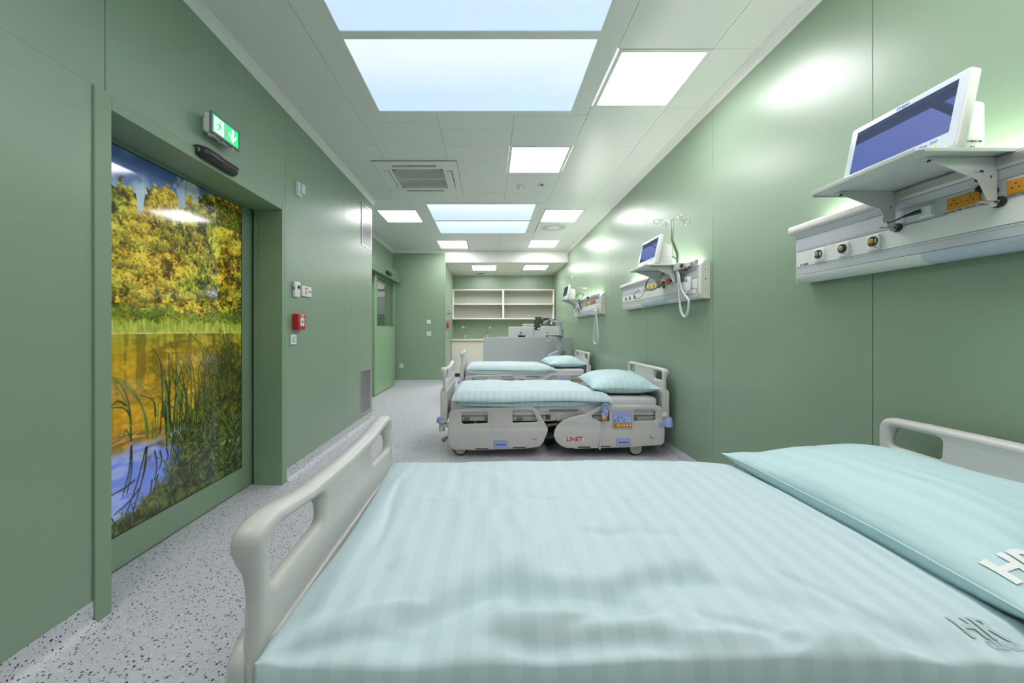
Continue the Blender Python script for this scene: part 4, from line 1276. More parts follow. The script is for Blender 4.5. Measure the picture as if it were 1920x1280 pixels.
obj('rod_clamp', MB().box(cp(1053.3, 0).x, cp(1057, 0).x, cy_ - .03, cy_ + .03, cp(0, 632).z, cp(0, 627).z), 'cart', ct, bevel=.005)
# ================================================================== BEDHEAD UNITS
XFc = 1.752
def smooth_path(pts, n=10):
    P = [Vector(p) for p in pts]; out = []
    for i in range(len(P) - 1):
        p0 = P[max(i - 1, 0)]; p1 = P[i]; p2 = P[i + 1]; p3 = P[min(i + 2, len(P) - 1)]
        for k in range(n):
            f = k / n
            out.append(.5 * ((2 * p1) + (-p0 + p2) * f + (2 * p0 - 5 * p1 + 4 * p2 - p3) * f * f + (-p0 + 3 * p1 - 3 * p2 + p3) * f ** 3))
    out.append(P[-1]); return out
def outlet(parent, y, z, ring, s=1.0):
    me = plate_mesh('gas_outlet', round_poly([(-.026, -.034), (.026, -.034), (.030, 0), (.026, .034), (-.026, .034), (-.030, 0)], .008, 3), [], .012, .003,
                    lambda u, v, q: Vector((XFc - .006 + q, y + u, z + v)))
    g = link_mesh('gas_outlet', me, 'white', parent)
    c = (XFc - .012, y, z + .004)
    obj('collar', MB().lathe(c, (-1, 0, 0), [(0, .0225), (.003, .0225), (.005, .0205)], 24), 'black', g)
    obj('socket', MB().lathe((c[0] - .0045, c[1], c[2]), (-1, 0, 0), [(0, .0125), (.003, .0125), (.0038, .010), (.0032, .004)], 18), 'brass', g)
    if ring:
        for sg in (-1, 1):
            obj('colour_insert', MB().box(c[0] - .0062, c[0] - .003, y + sg * .0165 - .003, y + sg * .0165 + .003, z - .005, z + .013), ring, g, bevel=.001)
    obj('gas_mark', MB().box(c[0] - .0058, c[0] - .003, y - .006, y + .006, z - .0145, z - .0115), 'red', g)
    obj('text_mark', MB().box(XFc - .0127, XFc - .0118, y - .022, y - .006, z - .0265, z - .0235), 'bed_grey', g)

def socket_pair(parent, y, z, colr, wdt=.094, hgt=.046, lab=True, cnt=2):
    s = obj('mains_socket', MB().box(XFc - .008, XFc - .001, y - wdt / 2, y + wdt / 2, z - hgt / 2, z + hgt / 2), colr, parent, bevel=.0015)
    for k in range(cnt):
        cy = y + (k - (cnt - 1) / 2) * wdt / cnt
        me = MB().lathe((XFc - .008, cy, z), (-1, 0, 0), [(0, .0195), (.0006, .0195), (.0007, .0185)], 20)
        obj('socket_ring', me, colr, s)
        for dy, dz in ((-.008, -.004), (.008, -.004), (0, .009)):
            obj('pin_hole', MB().cyl((XFc - .0088, cy + dy, z + dz), (XFc - .0093, cy + dy, z + dz), .0027, 8), 'rubber', s)
    if lab:
        obj('upper_label', MB().box(XFc - .0018, XFc - .0006, y - wdt / 2, y + wdt / 2, z + hgt / 2, z + hgt / 2 + .009), 'bezel', parent)
        obj('lower_label', MB().box(XFc - .0018, XFc - .0006, y - wdt / 2 - .004, y + wdt / 2 + .004, z - hgt / 2 - .013, z - hgt / 2), 'unit', parent)
    return s

def bedhead(y0, which):
    lab = ['white bedhead wall unit nearest the viewpoint, upper right of the picture', 'white bedhead wall unit over the middle bed', 'white bedhead wall unit over the farthest bed'][which]
    y1 = y0 + 1.79
    t = thing('bedhead_unit', lab, 'medical wall unit', (XR, (y0 + y1) / 2, 1.518), 'bedhead wall units')
    body = [(XR - .001, 1.545), (XR - .001, 1.80), (1.775, 1.80), (XFc + .003, 1.765), (XFc + .003, 1.555), (XFc + .012, 1.53), (1.79, 1.52)]
    obj('body', MB().prism(body, 'y', y0 + .04, y1 - .004), 'unit_grey', t)
    obj('far_end_cap', MB().prism(round_poly([(XR - .001, 1.518), (XR - .001, 1.80), (XFc, 1.78), (XFc - .002, 1.57), (XFc - .002, 1.518)], [0, .0, .01, .01, .045], 6), 'y', y1 - .004, y1), 'unit_cream', t)
    # recessed socket channel, white front, silver strips
    obj('socket_channel', MB().box(XFc - .001, XFc + .004, y0 + .05, y1 - .005, 1.694, 1.762), 'unit_band', t)
    obj('seam', MB().box(XFc - .0015, XFc + .003, y0 + .05, y1 - .005, 1.7005, 1.7015).box(XFc - .0015, XFc + .003, y0 + .05, y1 - .005, 1.595, 1.596), 'gap', t)
    obj('front_panel', MB().box(XFc - .002, XFc + .004, y0 + .05, y1 - .005, 1.607, 1.690), 'unit', t, bevel=.0008)
    obj('silver_strip', MB().box(XFc - .001, XFc + .004, y0 + .05, y1 - .005, 1.563, 1.605), 'unit_band', t)
    def low(a, b, name, mat, off=0):
        pr = [(XFc + .02, 1.560)] + [(XFc - .004 - off + .042 * (1 - math.cos(u * math.pi / 12)), 1.560 - .042 * math.sin(u * math.pi / 12)) for u in range(0, 7)] + [(XR - .02, 1.518), (XR - .02, 1.53)]
        obj(name, MB().prism(pr, 'y', a, b), mat, t, angle=50)
    low(y0 + .05, y0 + .57, 'lower_cover', 'unit')
    low(y0 + .57, y0 + 1.18, 'reading_light_diffuser', 'unit_diff', .001)
    low(y0 + 1.18, y1 - .005, 'lower_cover', 'unit')
    # aluminium rail with the sloped strip beneath it
    obj('sloped_strip', MB().prism([(XFc, 1.764), (1.737, 1.792), (1.740, 1.80), (XFc + .02, 1.80), (XFc + .01, 1.764)], 'y', y0 + .05, y1 + .002), 'unit_band', t)
    obj('equipment_rail', MB().prism(round_poly([(1.735, 1.795), (1.729, 1.806), (1.729, 1.834), (1.738, 1.845), (1.762, 1.845), (1.762, 1.795)], .004, 2), 'y', y0 + .05, y1 + .03), 'alu', t, bevel=.0015)
    obj('top_cover', MB().box(1.762, XR - .001, y0 + .04, y1, 1.795, 1.803), 'unit', t)
    obj('indirect_light_strip', MB().box(1.775, 1.815, y0 + .12, y1 - .12, 1.803, 1.812), 'strip_e', t)
    # near end plate
    ep = round_poly([(XR - .001, 1.518), (XR - .001, 1.845), (1.80, 1.838), (1.762, 1.80), (1.758, 1.56), (1.772, 1.53)], .01, 4)
    pl = obj('end_plate', MB().prism(round_poly([(XR, 1.515), (XR, 1.84), (1.79, 1.84), (1.757, 1.80), (1.755, 1.56), (1.77, 1.518)], [0, 0, .02, .02, .02, .02], 4), 'y', y0, y0 + .045), 'unit_cream', t, bevel=.002)
    for z in (1.60, 1.68, 1.755):
        obj('screw', MB().cyl((1.792, y0 - .0016, z), (1.792, y0 + .001, z), .004 if z != 1.68 else .007, 10), 'bed_grey', pl)
    Y = lambda q: y0 + q
    for k, q in enumerate((1.637, 1.504, 1.36)):
        outlet(t, Y(q), 1.648, [None, None, 'yellow'][k] if which else ['white', None, 'yellow'][k])
    text('maker_mark', 'o med', .020, 'txt_dark', t, (XFc - .0025, Y(1.735), 1.617), (0, -1, 0), (0, 0, 1), bold=.0003)
    if which == 0:
        # data socket
        ds = obj('data_socket', MB().box(XFc - .004, XFc, Y(1.135), Y(1.235), 1.700, 1.746), 'white', t, bevel=.001)
        obj('port_cover', MB().box(XFc - .020, XFc - .004, Y(1.135), Y(1.180), 1.702, 1.744), 'white', ds, bevel=.003)
        obj('plug', MB().tube([(XFc - .020, Y(1.17), 1.728), (XFc - .036, Y(1.182), 1.722), (XFc - .046, Y(1.205), 1.717)], [.009, .008, .005], 8), 'navy', ds)
        obj('cable', MB().tube(smooth_path([(XFc - .046, Y(1.205), 1.717), (XFc - .052, Y(1.235), 1.709), (XFc - .050, Y(1.262), 1.710), (XFc - .045, Y(1.28), 1.722), (XFc - .045, Y(1.285), 1.78)], 6), .0035, 8), 'navy', ds)
        socket_pair(t, Y(1.047), 1.726, 'orange'); socket_pair(t, Y(.885), 1.727, 'orange')
        text('socket_text', 'A01/NSC FA01  A01/NSC FA01', .0085, 'txt_dark', t, (XFc - .003, Y(1.047), 1.6965), (0, -1, 0), (0, 0, 1))
        text('socket_text', 'A01/NSC FA01  A01/NSC FA01', .0085, 'txt_dark', t, (XFc - .003, Y(.885), 1.6975), (0, -1, 0), (0, 0, 1))
        for q, z in ((.968, 1.731), (1.0, 1.752)):
            obj('earth_socket', MB().lathe((XFc, Y(q), z), (-1, 0, 0), [(0, .014), (.006, .014), (.008, .010)], 18), 'rubber', t)
        obj('earth_ring', MB().lathe((XFc - .0075, Y(.968), 1.731), (-1, 0, 0), [(0, .0095), (.001, .0095)], 16), 'yellow', t)
        obj('earth_pin', MB().lathe((XFc - .0085, Y(.968), 1.731), (-1, 0, 0), [(0, .0055), (.004, .0045)], 12), 'steel', t)
    else:
        ds = obj('data_socket', MB().box(XFc - .004, XFc, Y(1.165), Y(1.235), 1.700, 1.742), 'white', t, bevel=.001)
        pts = [(XFc - .010, Y(1.19), 1.72), (XFc - .035, Y(1.24), 1.70), (XFc - .03, Y(1.32), 1.665), (XFc - .02, Y(1.28), 1.625), (XFc - .02, Y(1.15), 1.635), (XFc - .04, Y(.98), 1.70), (XFc - .06, Y(.90), 1.77)]
        obj('cable', MB().tube(smooth_path(pts, 6), .003, 8), 'navy', ds)
        lay = [(1.02, 'yellow'), (.90, 'yellow'), (.70, 'orange_r'), (.555, 'orange_r')]
        if which == 2: lay = [(.80, 'orange'), (.70, 'yellow'), (.60, 'yellow'), (.50, 'orange_r'), (.40, 'orange_r')]
        for q, c_ in lay:
            socket_pair(t, Y(q), 1.726, c_, .075, .05, False, 1)
        for q in ([.77, .635, .49] if which == 1 else [.75, .65, .55, .45, .30]):
            obj('earth_socket', MB().lathe((XFc, Y(q), 1.729), (-1, 0, 0), [(0, .014), (.008, .014), (.010, .010)], 18), 'rubber' if q != .30 else 'green_dark', t)
        # handset cradle and lower connectors
        obj('handset_cradle', MB().box(XFc - .010, XFc, Y(.10), Y(.36), 1.612, 1.686), 'white', t, bevel=.003)
        obj('rail_end_block', MB().box(1.70, 1.762, Y(.16), Y(.40), 1.792, 1.842), 'alu', t, bevel=.004)
        obj('round_plate', MB().box(XFc - .004, XFc, Y(.13), Y(.21), 1.702, 1.758), 'white', t, bevel=.001)
        obj('connector_plate', MB().box(XFc - .006, XFc, Y(.07), Y(.26), 1.567, 1.602), 'white', t, bevel=.002)
        obj('connector_plug', MB().tube([(XFc - .006, Y(.20), 1.58), (XFc - .05, Y(.215), 1.575)], [.014, .012], 12), 'white', t)
    return t

def monitor_shelf(yn, which):
    yf = yn + .42
    lab = ['white steel monitor shelf on the nearest bedhead unit', 'white steel monitor shelf on the middle bedhead unit', 'white steel monitor shelf on the farthest bedhead unit'][which]
    t = thing('monitor_shelf', lab, 'shelf', (1.6, (yn + yf) / 2, 1.824), 'monitor shelves clamped to the bedhead rails')
    x0, x1 = 1.42, 1.80 if which == 0 else 1.72
    if which == 0: x1 = 1.78
    me = plate_mesh('shelf_board', round_poly([(x0, yn), (x1, yn), (x1, yf), (x0, yf)], [.02, .005, .005, .02], 4), [], .006, .001, lambda u, v, q: Vector((u, v, 1.853 + q)))
    zt = 1.856
    me.transform(Matrix.Translation((0, 0, -.006)))
    link_mesh('shelf_board', me, 'shelf', t)
    obj('front_lip', MB().box(x0 - .002, x0 + .004, yn + .015, yf - .015, 1.842, 1.858), 'shelf', t, bevel=.002)
    obj('near_lip', MB().box(x0 + .015, x1, yn - .001, yn + .004, 1.838, 1.851), 'shelf', t, bevel=.002)
    obj('far_lip', MB().box(x0 + .015, x1, yf - .004, yf + .001, 1.838, 1.851), 'shelf', t, bevel=.002)
    prof = round_poly([(1.497, 1.842), (1.737, 1.842), (1.737, 1.672), (1.715, 1.672), (1.672, 1.765), (1.62, 1.784), (1.497, 1.832)], [.0, .004, .006, .008, .02, .02, .002], 4)
    if which: prof = round_poly([(1.46, 1.842), (1.718, 1.842), (1.718, 1.672), (1.69, 1.672), (1.655, 1.755), (1.60, 1.784), (1.46, 1.834)], [.0, .004, .006, .008, .02, .02, .002], 4)
    for k, yb in enumerate((yn + .045, yf - .06)):
        b = obj('bracket', MB().prism(prof, 'y', yb, yb + .004), 'shelf', t, bevel=.001)
        obj('flange', MB().box((1.50 if which == 0 else 1.47), 1.70, yb, yb + .028, 1.840, 1.8435), 'shelf', b)
        # bracket hooks over the rail and screw pushes on the front panel
        obj('rail_clamp', MB().box(1.704, 1.7285, yb + .004, yb + .034, 1.790, 1.846), 'shelf', b, bevel=.002)
        for z in (1.80, 1.815, 1.83):
            obj('rivet', MB().cyl((1.7035, yb + .019, z), (1.705, yb + .019, z), .004, 8), 'bed_grey', b)
        obj('clamp_knob', MB().lathe((1.716, yb + .019, 1.790), (0, 0, -1), [(0, .009), (.010, .009), (.012, .020), (.020, .020), (.021, .012)], 8), 'black', b)
        obj('stay_rod', MB().tube([(1.672, yb + .002, 1.688), (1.742, yb + .002, 1.688)], .0045, 8), 'steel', b)
        obj('stay_nut', MB().cyl((1.738, yb + .002, 1.688), (1.744, yb + .002, 1.688), .008, 6), 'chrome', b)
        obj('rubber_foot', MB().lathe((1.743, yb + .002, 1.688), (1, 0, 0), [(0, .019), (.004, .019), (.0085, .015)], 20), 'rubber', b)
        obj('screw', MB().cyl((1.505, yb - .002, 1.828), (1.505, yb + .006, 1.828), .004, 8), 'rubber', b)
        if which == 0 and k == 0:
            lb = obj('sticker', MB().box(1.655, 1.705, yb - .0004, yb, 1.785, 1.828), 'bezel', b)
            obj('sticker_print', MB().box(1.675, 1.690, yb - .0007, yb - .0003, 1.788, 1.796).box(1.66, 1.67, yb - .0007, yb - .0003, 1.788, 1.790), 'txt_dark', b)
    return t

def patient_monitor(yn, xt, which):
    """screen faces into the room, leaning back a little; yn = near edge"""
    lab = ['large white patient monitor with blue glossy screen, upper right', 'white patient monitor with blue screen over the middle bed', 'white patient monitor with dark screen over the farthest bed'][which]
    zb, ztp = 1.859, 2.127
    W = .405
    tilt = math.atan2(.055, ztp - zb)
    t = thing('patient_monitor', lab, 'monitor', (xt, yn + W / 2, zb), 'patient monitors on the wall shelves')
    xb = xt - .055
    ct_, st = math.cos(tilt), math.sin(tilt)
    Hh = (ztp - zb) / ct_
    def M3(u, v, q):  # u along y, v up the face, q outwards (towards room, -x)
        return Vector((xb + v * st - q * ct_, yn + u, zb + .003 + v * ct_ + q * st))
    outl = round_poly([(0, 0), (W, 0), (W, Hh), (0, Hh)], .012, 4)
    me = plate_mesh('shell', outl, [], .034, .005, lambda u, v, q: M3(u, v, q - .017))
    link_mesh('shell', me, 'mon_white', t)
    me = plate_mesh('front_glass', round_poly([(.006, .006), (W - .006, .006), (W - .006, Hh - .006), (.006, Hh - .006)], .010, 4), [], .002, .0004, lambda u, v, q: M3(u, v, q + .0008))
    fg = link_mesh('front_glass', me, 'bezel', t)
    u0, u1, v0, v1 = .030, W - .030, .062, Hh - .026
    sm = MB().add([M3(u0, v0, .0022), M3(u1, v0, .0022), M3(u1, v1, .0022), M3(u0, v1, .0022), M3(u0, v0, .0012), M3(u1, v0, .0012), M3(u1, v1, .0012), M3(u0, v1, .0012)],
                  [(0, 1, 2, 3), (4, 7, 6, 5), (0, 4, 5, 1), (1, 5, 6, 2), (2, 6, 7, 3), (3, 7, 4, 0)])
    obj('screen', sm, 'screen', t)
    up = (st, 0, ct_)
    if which < 2:
        p = M3(W * .5, Hh - .015, .0022)
        text('maker_name', 'Dräger', .016, 'txt_blue', t, p, (0, -1, 0), up, bold=.0003)
        p = M3(.090, .046, .0022)
        text('model_name', 'Vista 300', .016, 'txt_blue', t, p, (0, -1, 0), up, shear=.2)
        p = M3(.045, .012, .002)
        k = MB().add([M3(.055, .018, .003), M3(.080, .018, .003), M3(.080, .028, .003), M3(.055, .028, .003)], [(0, 1, 2, 3)])
        obj('alarm_key', k, 'yellow', t)
    # rear housing
    bx_ = MB()
    y0, y1 = yn + .06, yn + W - .06
    dep = .12 if which == 0 else .13
    pr = round_poly([(xb + .030, zb), (xb + .030 + .052, zb + .20), (xb + dep + .055, zb + .185), (xb + dep + .055, zb)], [0, .004, .012, .004], 3)
    bb = obj('rear_housing', MB().prism(pr, 'y', y0, y1), 'mon_white', t, bevel=.004)
    if which == 0:
        text('address_sticker', '192.168.47.105', .0098, 'txt_dark', bb, (xb + .133, y0 - .0006, zb + .048), (1, 0, 0), (0, 0, 1))
    text('port_print', 'o- v', .010, 'txt_dark', bb, (xb + .130, y0 - .0006, zb + .030), (1, 0, 0), (0, 0, 1))
    for k in range(4):
        obj('port', MB().box(xb + .07 + k * .026, xb + .082 + k * .026, y0 - .0008, y0 + .001, zb + .070 if which else zb + .012, zb + .073 if which else zb + .016), 'bed_grey', bb)
    return t

def iv_hooks(t, c, r, rot=0):
    for k in range(4):
        a = rot + k * math.pi / 2
        d = Vector((math.cos(a), math.sin(a), 0))
        c0 = Vector(c)
        P = [c0, c0 + d * r * .55]
        for j in range(11):
            b = math.pi * 1.75 * j / 10
            P.append(c0 + d * (r * .80 - r * .20 * math.cos(b) ) + Vector((0, 0, -.028 + .0 - .030 * math.sin(b) + .028 * (1 - j / 10.)) ) * 1.0)
        obj('hook', MB().tube(P, .0032, 6), 'steel', t)

bedhead(.31, 0); bedhead(3.05, 1); bedhead(5.81, 2)
monitor_shelf(1.213, 0); patient_monitor(1.222, 1.607, 0)
monitor_shelf(3.325, 1); patient_monitor(3.335, 1.555, 1)
monitor_shelf(6.97, 2); patient_monitor(6.985, 1.515, 2)

# IV pole, middle bed
iv = thing('infusion_pole', 'bent steel infusion pole with four hooks over the middle bed', 'infusion pole', (1.716, 3.33, 1.80), 'infusion poles on the bedhead rails')
obj('pole', MB().tube([(1.70, 3.325, 1.80), (1.70, 3.325, 1.935), (1.697, 3.325, 1.95), (1.655, 3.325, 2.055), (1.651, 3.325, 2.07), (1.651, 3.325, 2.245)], .0115, 12), 'steel', iv)
obj('clamp', MB().box(1.672, 1.728, 3.27, 3.345, 1.79, 1.853), 'shelf', iv, bevel=.004)
obj('clamp_knob', MB().lathe((1.705, 3.27, 1.822), (0, -1, 0), [(0, .010), (.010, .010), (.013, .020), (.026, .020), (.028, .012)], 8), 'black', iv)
obj('clamp_knob', MB().lathe((1.716, 3.22, 1.792), (0, 0, -1), [(0, .009), (.010, .009), (.012, .019), (.020, .019)], 8), 'black', iv)
obj('clamp_arm', MB().box(1.712, 1.728, 3.15, 3.27, 1.80, 1.835), 'shelf', iv, bevel=.003)
iv_hooks(iv, (1.651, 3.325, 2.248), .165)
iv2 = thing('infusion_pole', 'long curved steel infusion pole reaching over the farthest bed', 'infusion pole', (1.745, 6.45, 1.84), 'infusion poles on the bedhead rails')
P = [(1.74, 6.45, 1.83), (1.74, 6.45, 1.93)]
for k in range(9):
    a = k / 8 * math.pi / 2
    P.append((1.74 - .05 * (1 - math.cos(a)), 6.45, 1.95 + .05 * math.sin(a)))
P += [(1.66, 6.45, 2.0), (1.53, 6.45, 2.005)]
for k in range(9):
    a = k / 8 * math.pi / 2
    P.append((1.50 - .07 * math.sin(a), 6.45, 2.005 + .07 * (1 - math.cos(a))))
P += [(1.43, 6.45, 2.12), (1.405, 6.45, 2.16), (1.402, 6.45, 2.185)]
obj('pole', MB().tube(P, .011, 12), 'alu', iv2)
obj('clamp', MB().box(1.69, 1.728, 6.42, 6.49, 1.80, 1.85), 'shelf', iv2, bevel=.004)
obj('clamp_knob', MB().lathe((1.715, 6.42, 1.825), (0, -1, 0), [(0, .010), (.012, .010), (.014, .02), (.026, .02)], 8), 'black', iv2)
iv_hooks(iv2, (1.402, 6.45, 2.187), .155, .15)

# device block hanging on the rail of the middle unit, hose handsets
blk = thing('rail_adapter_block', 'small grey screw-holed block hanging on the middle unit rail', 'adapter', (1.70, 3.36, 1.69))
obj('block', MB().box(1.705, 1.745, 3.37, 3.44, 1.70, 1.76), 'grille', blk, bevel=.003)
for dy in (.015, .055):
    for dz in (.012, .046):
        obj('screw', MB().cyl((1.7035, 3.37 + dy, 1.70 + dz), (1.706, 3.37 + dy, 1.70 + dz), .004, 8), 'rubber', blk)
obj('knob', MB().lathe((1.725, 3.37, 1.71), (0, -1, 0), [(0, .012), (.02, .012), (.022, .018), (.03, .018)], 10), 'black', blk)

def handset(y, z0, pts, which):
    lab = ['white call handset with looped spiral hose at the middle bedhead unit', 'white call handset with long hanging hose loop at the farthest unit'][which]
    t = thing('call_handset', lab, 'handset', (1.72, y, z0 + .12), 'call handsets on the bedhead units')
    me = plate_mesh('body', round_poly([(-.026, -.01), (.026, -.01), (.030, .05), (.028, .115), (-.028, .115), (-.030, .05)], .014, 4), [], .026, .006,
                    lambda u, v, q: Vector((1.722 + q, y + u, z0 + v)))
    b = link_mesh('body', me, 'white', t)
    obj('call_button', MB().lathe((1.709, y, z0 + .085), (-1, 0, 0), [(0, .018), (.002, .018), (.003, .014)], 18), 'blue', t)
    obj('nurse_symbol', MB().lathe((1.7062, y, z0 + .085), (-1, 0, 0), [(0, .008), (.001, .008)], 12), 'orange_r', t)
    obj('hose', MB().tube(pts, .0095 if which == 0 else .010, 8), 'cord', t)
    # spiral sheathing on the hanging part
    P = [Vector(p) for p in pts]
    L = [0]
    for a, b_ in zip(P[:-1], P[1:]): L.append(L[-1] + (b_ - a).length)
    def at(s):
        for i in range(len(P) - 1):
            if L[i + 1] >= s:
                f = (s - L[i]) / max(1e-6, L[i + 1] - L[i]); return P[i].lerp(P[i + 1], f), (P[i + 1] - P[i]).normalized()
        return P[-1], (P[-1] - P[-2]).normalized()
    sp = []
    n = int(L[-1] / .004)
    for k in range(n):
        s = k / n * L[-1]
        p, d = at(s)
        u = d.orthogonal() if abs(d.x) < .9 else d.orthogonal()
        u = (Vector((1, 0, 0)) - d * d.x).normalized(); v = d.cross(u)
        a = s / .022 * 2 * math.pi
        sp.append(p + (u * math.cos(a) + v * math.sin(a)) * .0100)
    obj('spiral_wrap', MB().tube(sp, .0022, 4), 'unit_band', t)
    return t
def hp(px, py, X):  # picture point on plane x = X
    y = X * F / (px - VX)
    return (X, y, HC - (py - VY) * y / F)
hose1 = smooth_path([hp(1268, 505, 1.695), hp(1270.5, 520, 1.70), hp(1273, 545, 1.70), hp(1275, 572, 1.71), hp(1278, 586, 1.71), hp(1284, 593.5, 1.71), hp(1289.5, 586, 1.71), hp(1291.5, 566, 1.71),
                     hp(1289.5, 560, 1.71), hp(1282, 550, 1.705), hp(1277, 540, 1.70), hp(1273.5, 522, 1.69), hp(1271, 508, 1.69)])
handset(3.19, 1.60, hose1, 0)
hose2 = smooth_path([hp(1118, 578, 1.722), hp(1116.8, 590, 1.725), hp(1114.8, 615, 1.725), hp(1113.4, 634, 1.725), hp(1114.4, 642, 1.725), hp(1117.7, 645, 1.725), hp(1121, 641, 1.725),
                     hp(1121.2, 630, 1.725), hp(1119.6, 605, 1.725), hp(1118.6, 588, 1.722), hp(1118, 580, 1.72)])
handset(1.722 * F / (1118 - VX), 1.56, hose2, 1)
# black cable loops behind the two further monitors
c1 = obj('power_cable', MB().tube(smooth_path([(1.66, 3.42, 1.92), (1.70, 3.42, 1.935), (1.735, 3.42, 1.915), (1.745, 3.40, 1.87), (1.75, 3.36, 1.846)]), .0045, 8), 'rubber')
tag(c1, 'black power cable arching from the back of the middle monitor', 'cable')
c2 = obj('power_cable', MB().tube(smooth_path([(1.66, 7.1, 1.90), (1.70, 6.95, 1.955), (1.745, 6.8, 1.90), (1.70, 6.75, 1.86), (1.66, 6.85, 1.80), (1.70, 6.9, 1.72), (1.735, 6.9, 1.66)]), .006, 8), 'rubber')
tag(c2, 'black power cable looping beside the farthest monitor', 'cable')
c3 = obj('power_cable', MB().tube(smooth_path([(1.72, 3.62, 1.72), (1.66, 3.75, 1.66), (1.64, 3.86, 1.70), (1.66, 3.86, 1.77), (1.68, 3.80, 1.82)]), .0045, 8), 'rubber')
tag(c3, 'black power cable looping under the middle monitor shelf', 'cable')
# ================================================================== BEDS
BX = .64       # world x of the bed centre
def lx(px, d=3.62): return (px - VX) * d / F - BX
def lz(py, d=3.62): return HC - (py - VY) * d / F
bed = thing('hospital_bed', 'x', 'bed', (0, 0, 0), 'electric hospital beds')

def board(sgn_, name):
    """end board; sgn_ -1 foot, +1 head. plate space: u = y, v = z, t = x"""
    zt, zb = .872, .33
    top = [(-.475, zb), (-.480, .62), (-.470, .74), (-.478, zt + .004), (-.40, zt + .012), (-.24, zt - .012), (0, zt - .018), (.24, zt - .012), (.40, zt + .012), (.478, zt + .004), (.470, .74), (.480, .62), (.475, zb)]
    if sgn_ > 0:
        top = [(-.475, zb), (-.480, .62), (-.474, .74), (-.480, zt), (-.30, zt + .004), (.30, zt + .004), (.480, zt), (.474, .74), (.480, .62), (.475, zb)]
    rr = [.03, .05, .05, .06] + [.12] * (len(top) - 8) + [.06, .05, .05, .03]
    out = round_poly(top, rr, 6)
    if sgn_ < 0:
        h1 = [(-.428, .742), (-.430, .836), (-.395, .845), (-.185, .820), (-.205, .752)]
    else:
        h1 = [(-.430, .755), (-.430, .835), (-.250, .838), (-.250, .750)]
    hr = .022
    holes = [round_poly(h1, hr, 4), round_poly([(-a, b) for a, b in h1][::-1], hr, 4)]
    if sgn_ > 0:
        pass
    cuts = [(Vector((0, z, 0)), Vector((0, 1, 0))) for z in (.58, .62, .66, .69, .71, .73, .75, .77, .79, .81, .83, .85)]
    def warp(u, v, t=0.0):                            # the grip flares and thickens outward
        return sgn_ * (.002 * smooth((v - .68) / .12) + .024 * smooth((v - .775) / .055) * max(0, min(1, (sgn_ * t + .018) / .036)))
    x0 = -1.083 if sgn_ < 0 else 1.095
    me = plate_mesh(name, out, holes, .036, .0165, lambda u, v, q: Vector((x0 + q, u, v)), cuts, warp)
    o = link_mesh(name, me, 'bed', bed)
    # heavier moulded outer shell below the grips
    sh = round_poly([(-.488, .37), (-.488, .645), (-.44, .672), (.44, .672), (.488, .645), (.488, .37)], .035, 5)
    me = plate_mesh('outer_shell', sh, [], .034, .012, lambda u, v, q: Vector((x0 + sgn_ * .022 + q, u, v)))
    link_mesh('outer_shell', me, 'bed', o)
    # recessed field on the mattress side
    rf = round_poly([(-.22, .40), (-.22, .60), (.22, .60), (.22, .40)], .03, 5)
    fr_ = [(a * 1.06, .5 + (b - .5) * 1.12) for a, b in rf]
    me = plate_mesh('inner_relief', round_poly([(-.46, .36), (-.46, .655), (.46, .655), (.46, .36)], .03, 4), [round_poly([(-.21, .43), (-.21, .635), (.21, .635), (.21, .43)], .03, 5)], .010, .004,
                    lambda u, v, q: Vector((x0 - sgn_ * .0205 + q, u, v)))
    link_mesh('inner_relief', me, 'bed', o)
    return o
board(-1, 'footboard')
board(1, 'headboard')

def px_poly(pts, s, ox, oy):
    return [(lx(ox + p[0] / s), lz(oy + p[1] / s)) for p in pts]
S5, O5 = (7.68, 820, 740), None
S6 = (7.385, 1030, 740)
foot_out = px_poly([(165, 262), (205, 215), (400, 197), (1340, 165), (1400, 180), (1450, 230), (1592, 480), (1592, 520), (1530, 680), (1470, 745), (1340, 765), (1300, 772), (500, 797), (470, 790), (235, 790), (180, 750), (155, 640), (150, 500)], *S5)
foot_w = [px_poly([(345, 265), (375, 258), (700, 243), (725, 258), (725, 412), (375, 428), (345, 395)], *S5),
          px_poly([(1085, 228), (1310, 218), (1375, 235), (1448, 380), (1430, 398), (1085, 408)], *S5)]
head_out = px_poly([(60, 570), (70, 500), (110, 430), (190, 360), (300, 315), (500, 265), (660, 170), (730, 150), (1480, 145), (1545, 165), (1585, 220), (1600, 450), (1592, 640), (1570, 680), (1530, 697), (1220, 712), (1190, 722), (360, 747),
                    (330, 735), (230, 735), (150, 700), (90, 640)], *S6)
head_w = [px_poly([(590, 292), (720, 210), (825, 208), (838, 365), (700, 370), (605, 320)], *S6),
          px_poly([(1180, 210), (1440, 207), (1475, 230), (1480, 350), (1455, 362), (1178, 366)], *S6)]

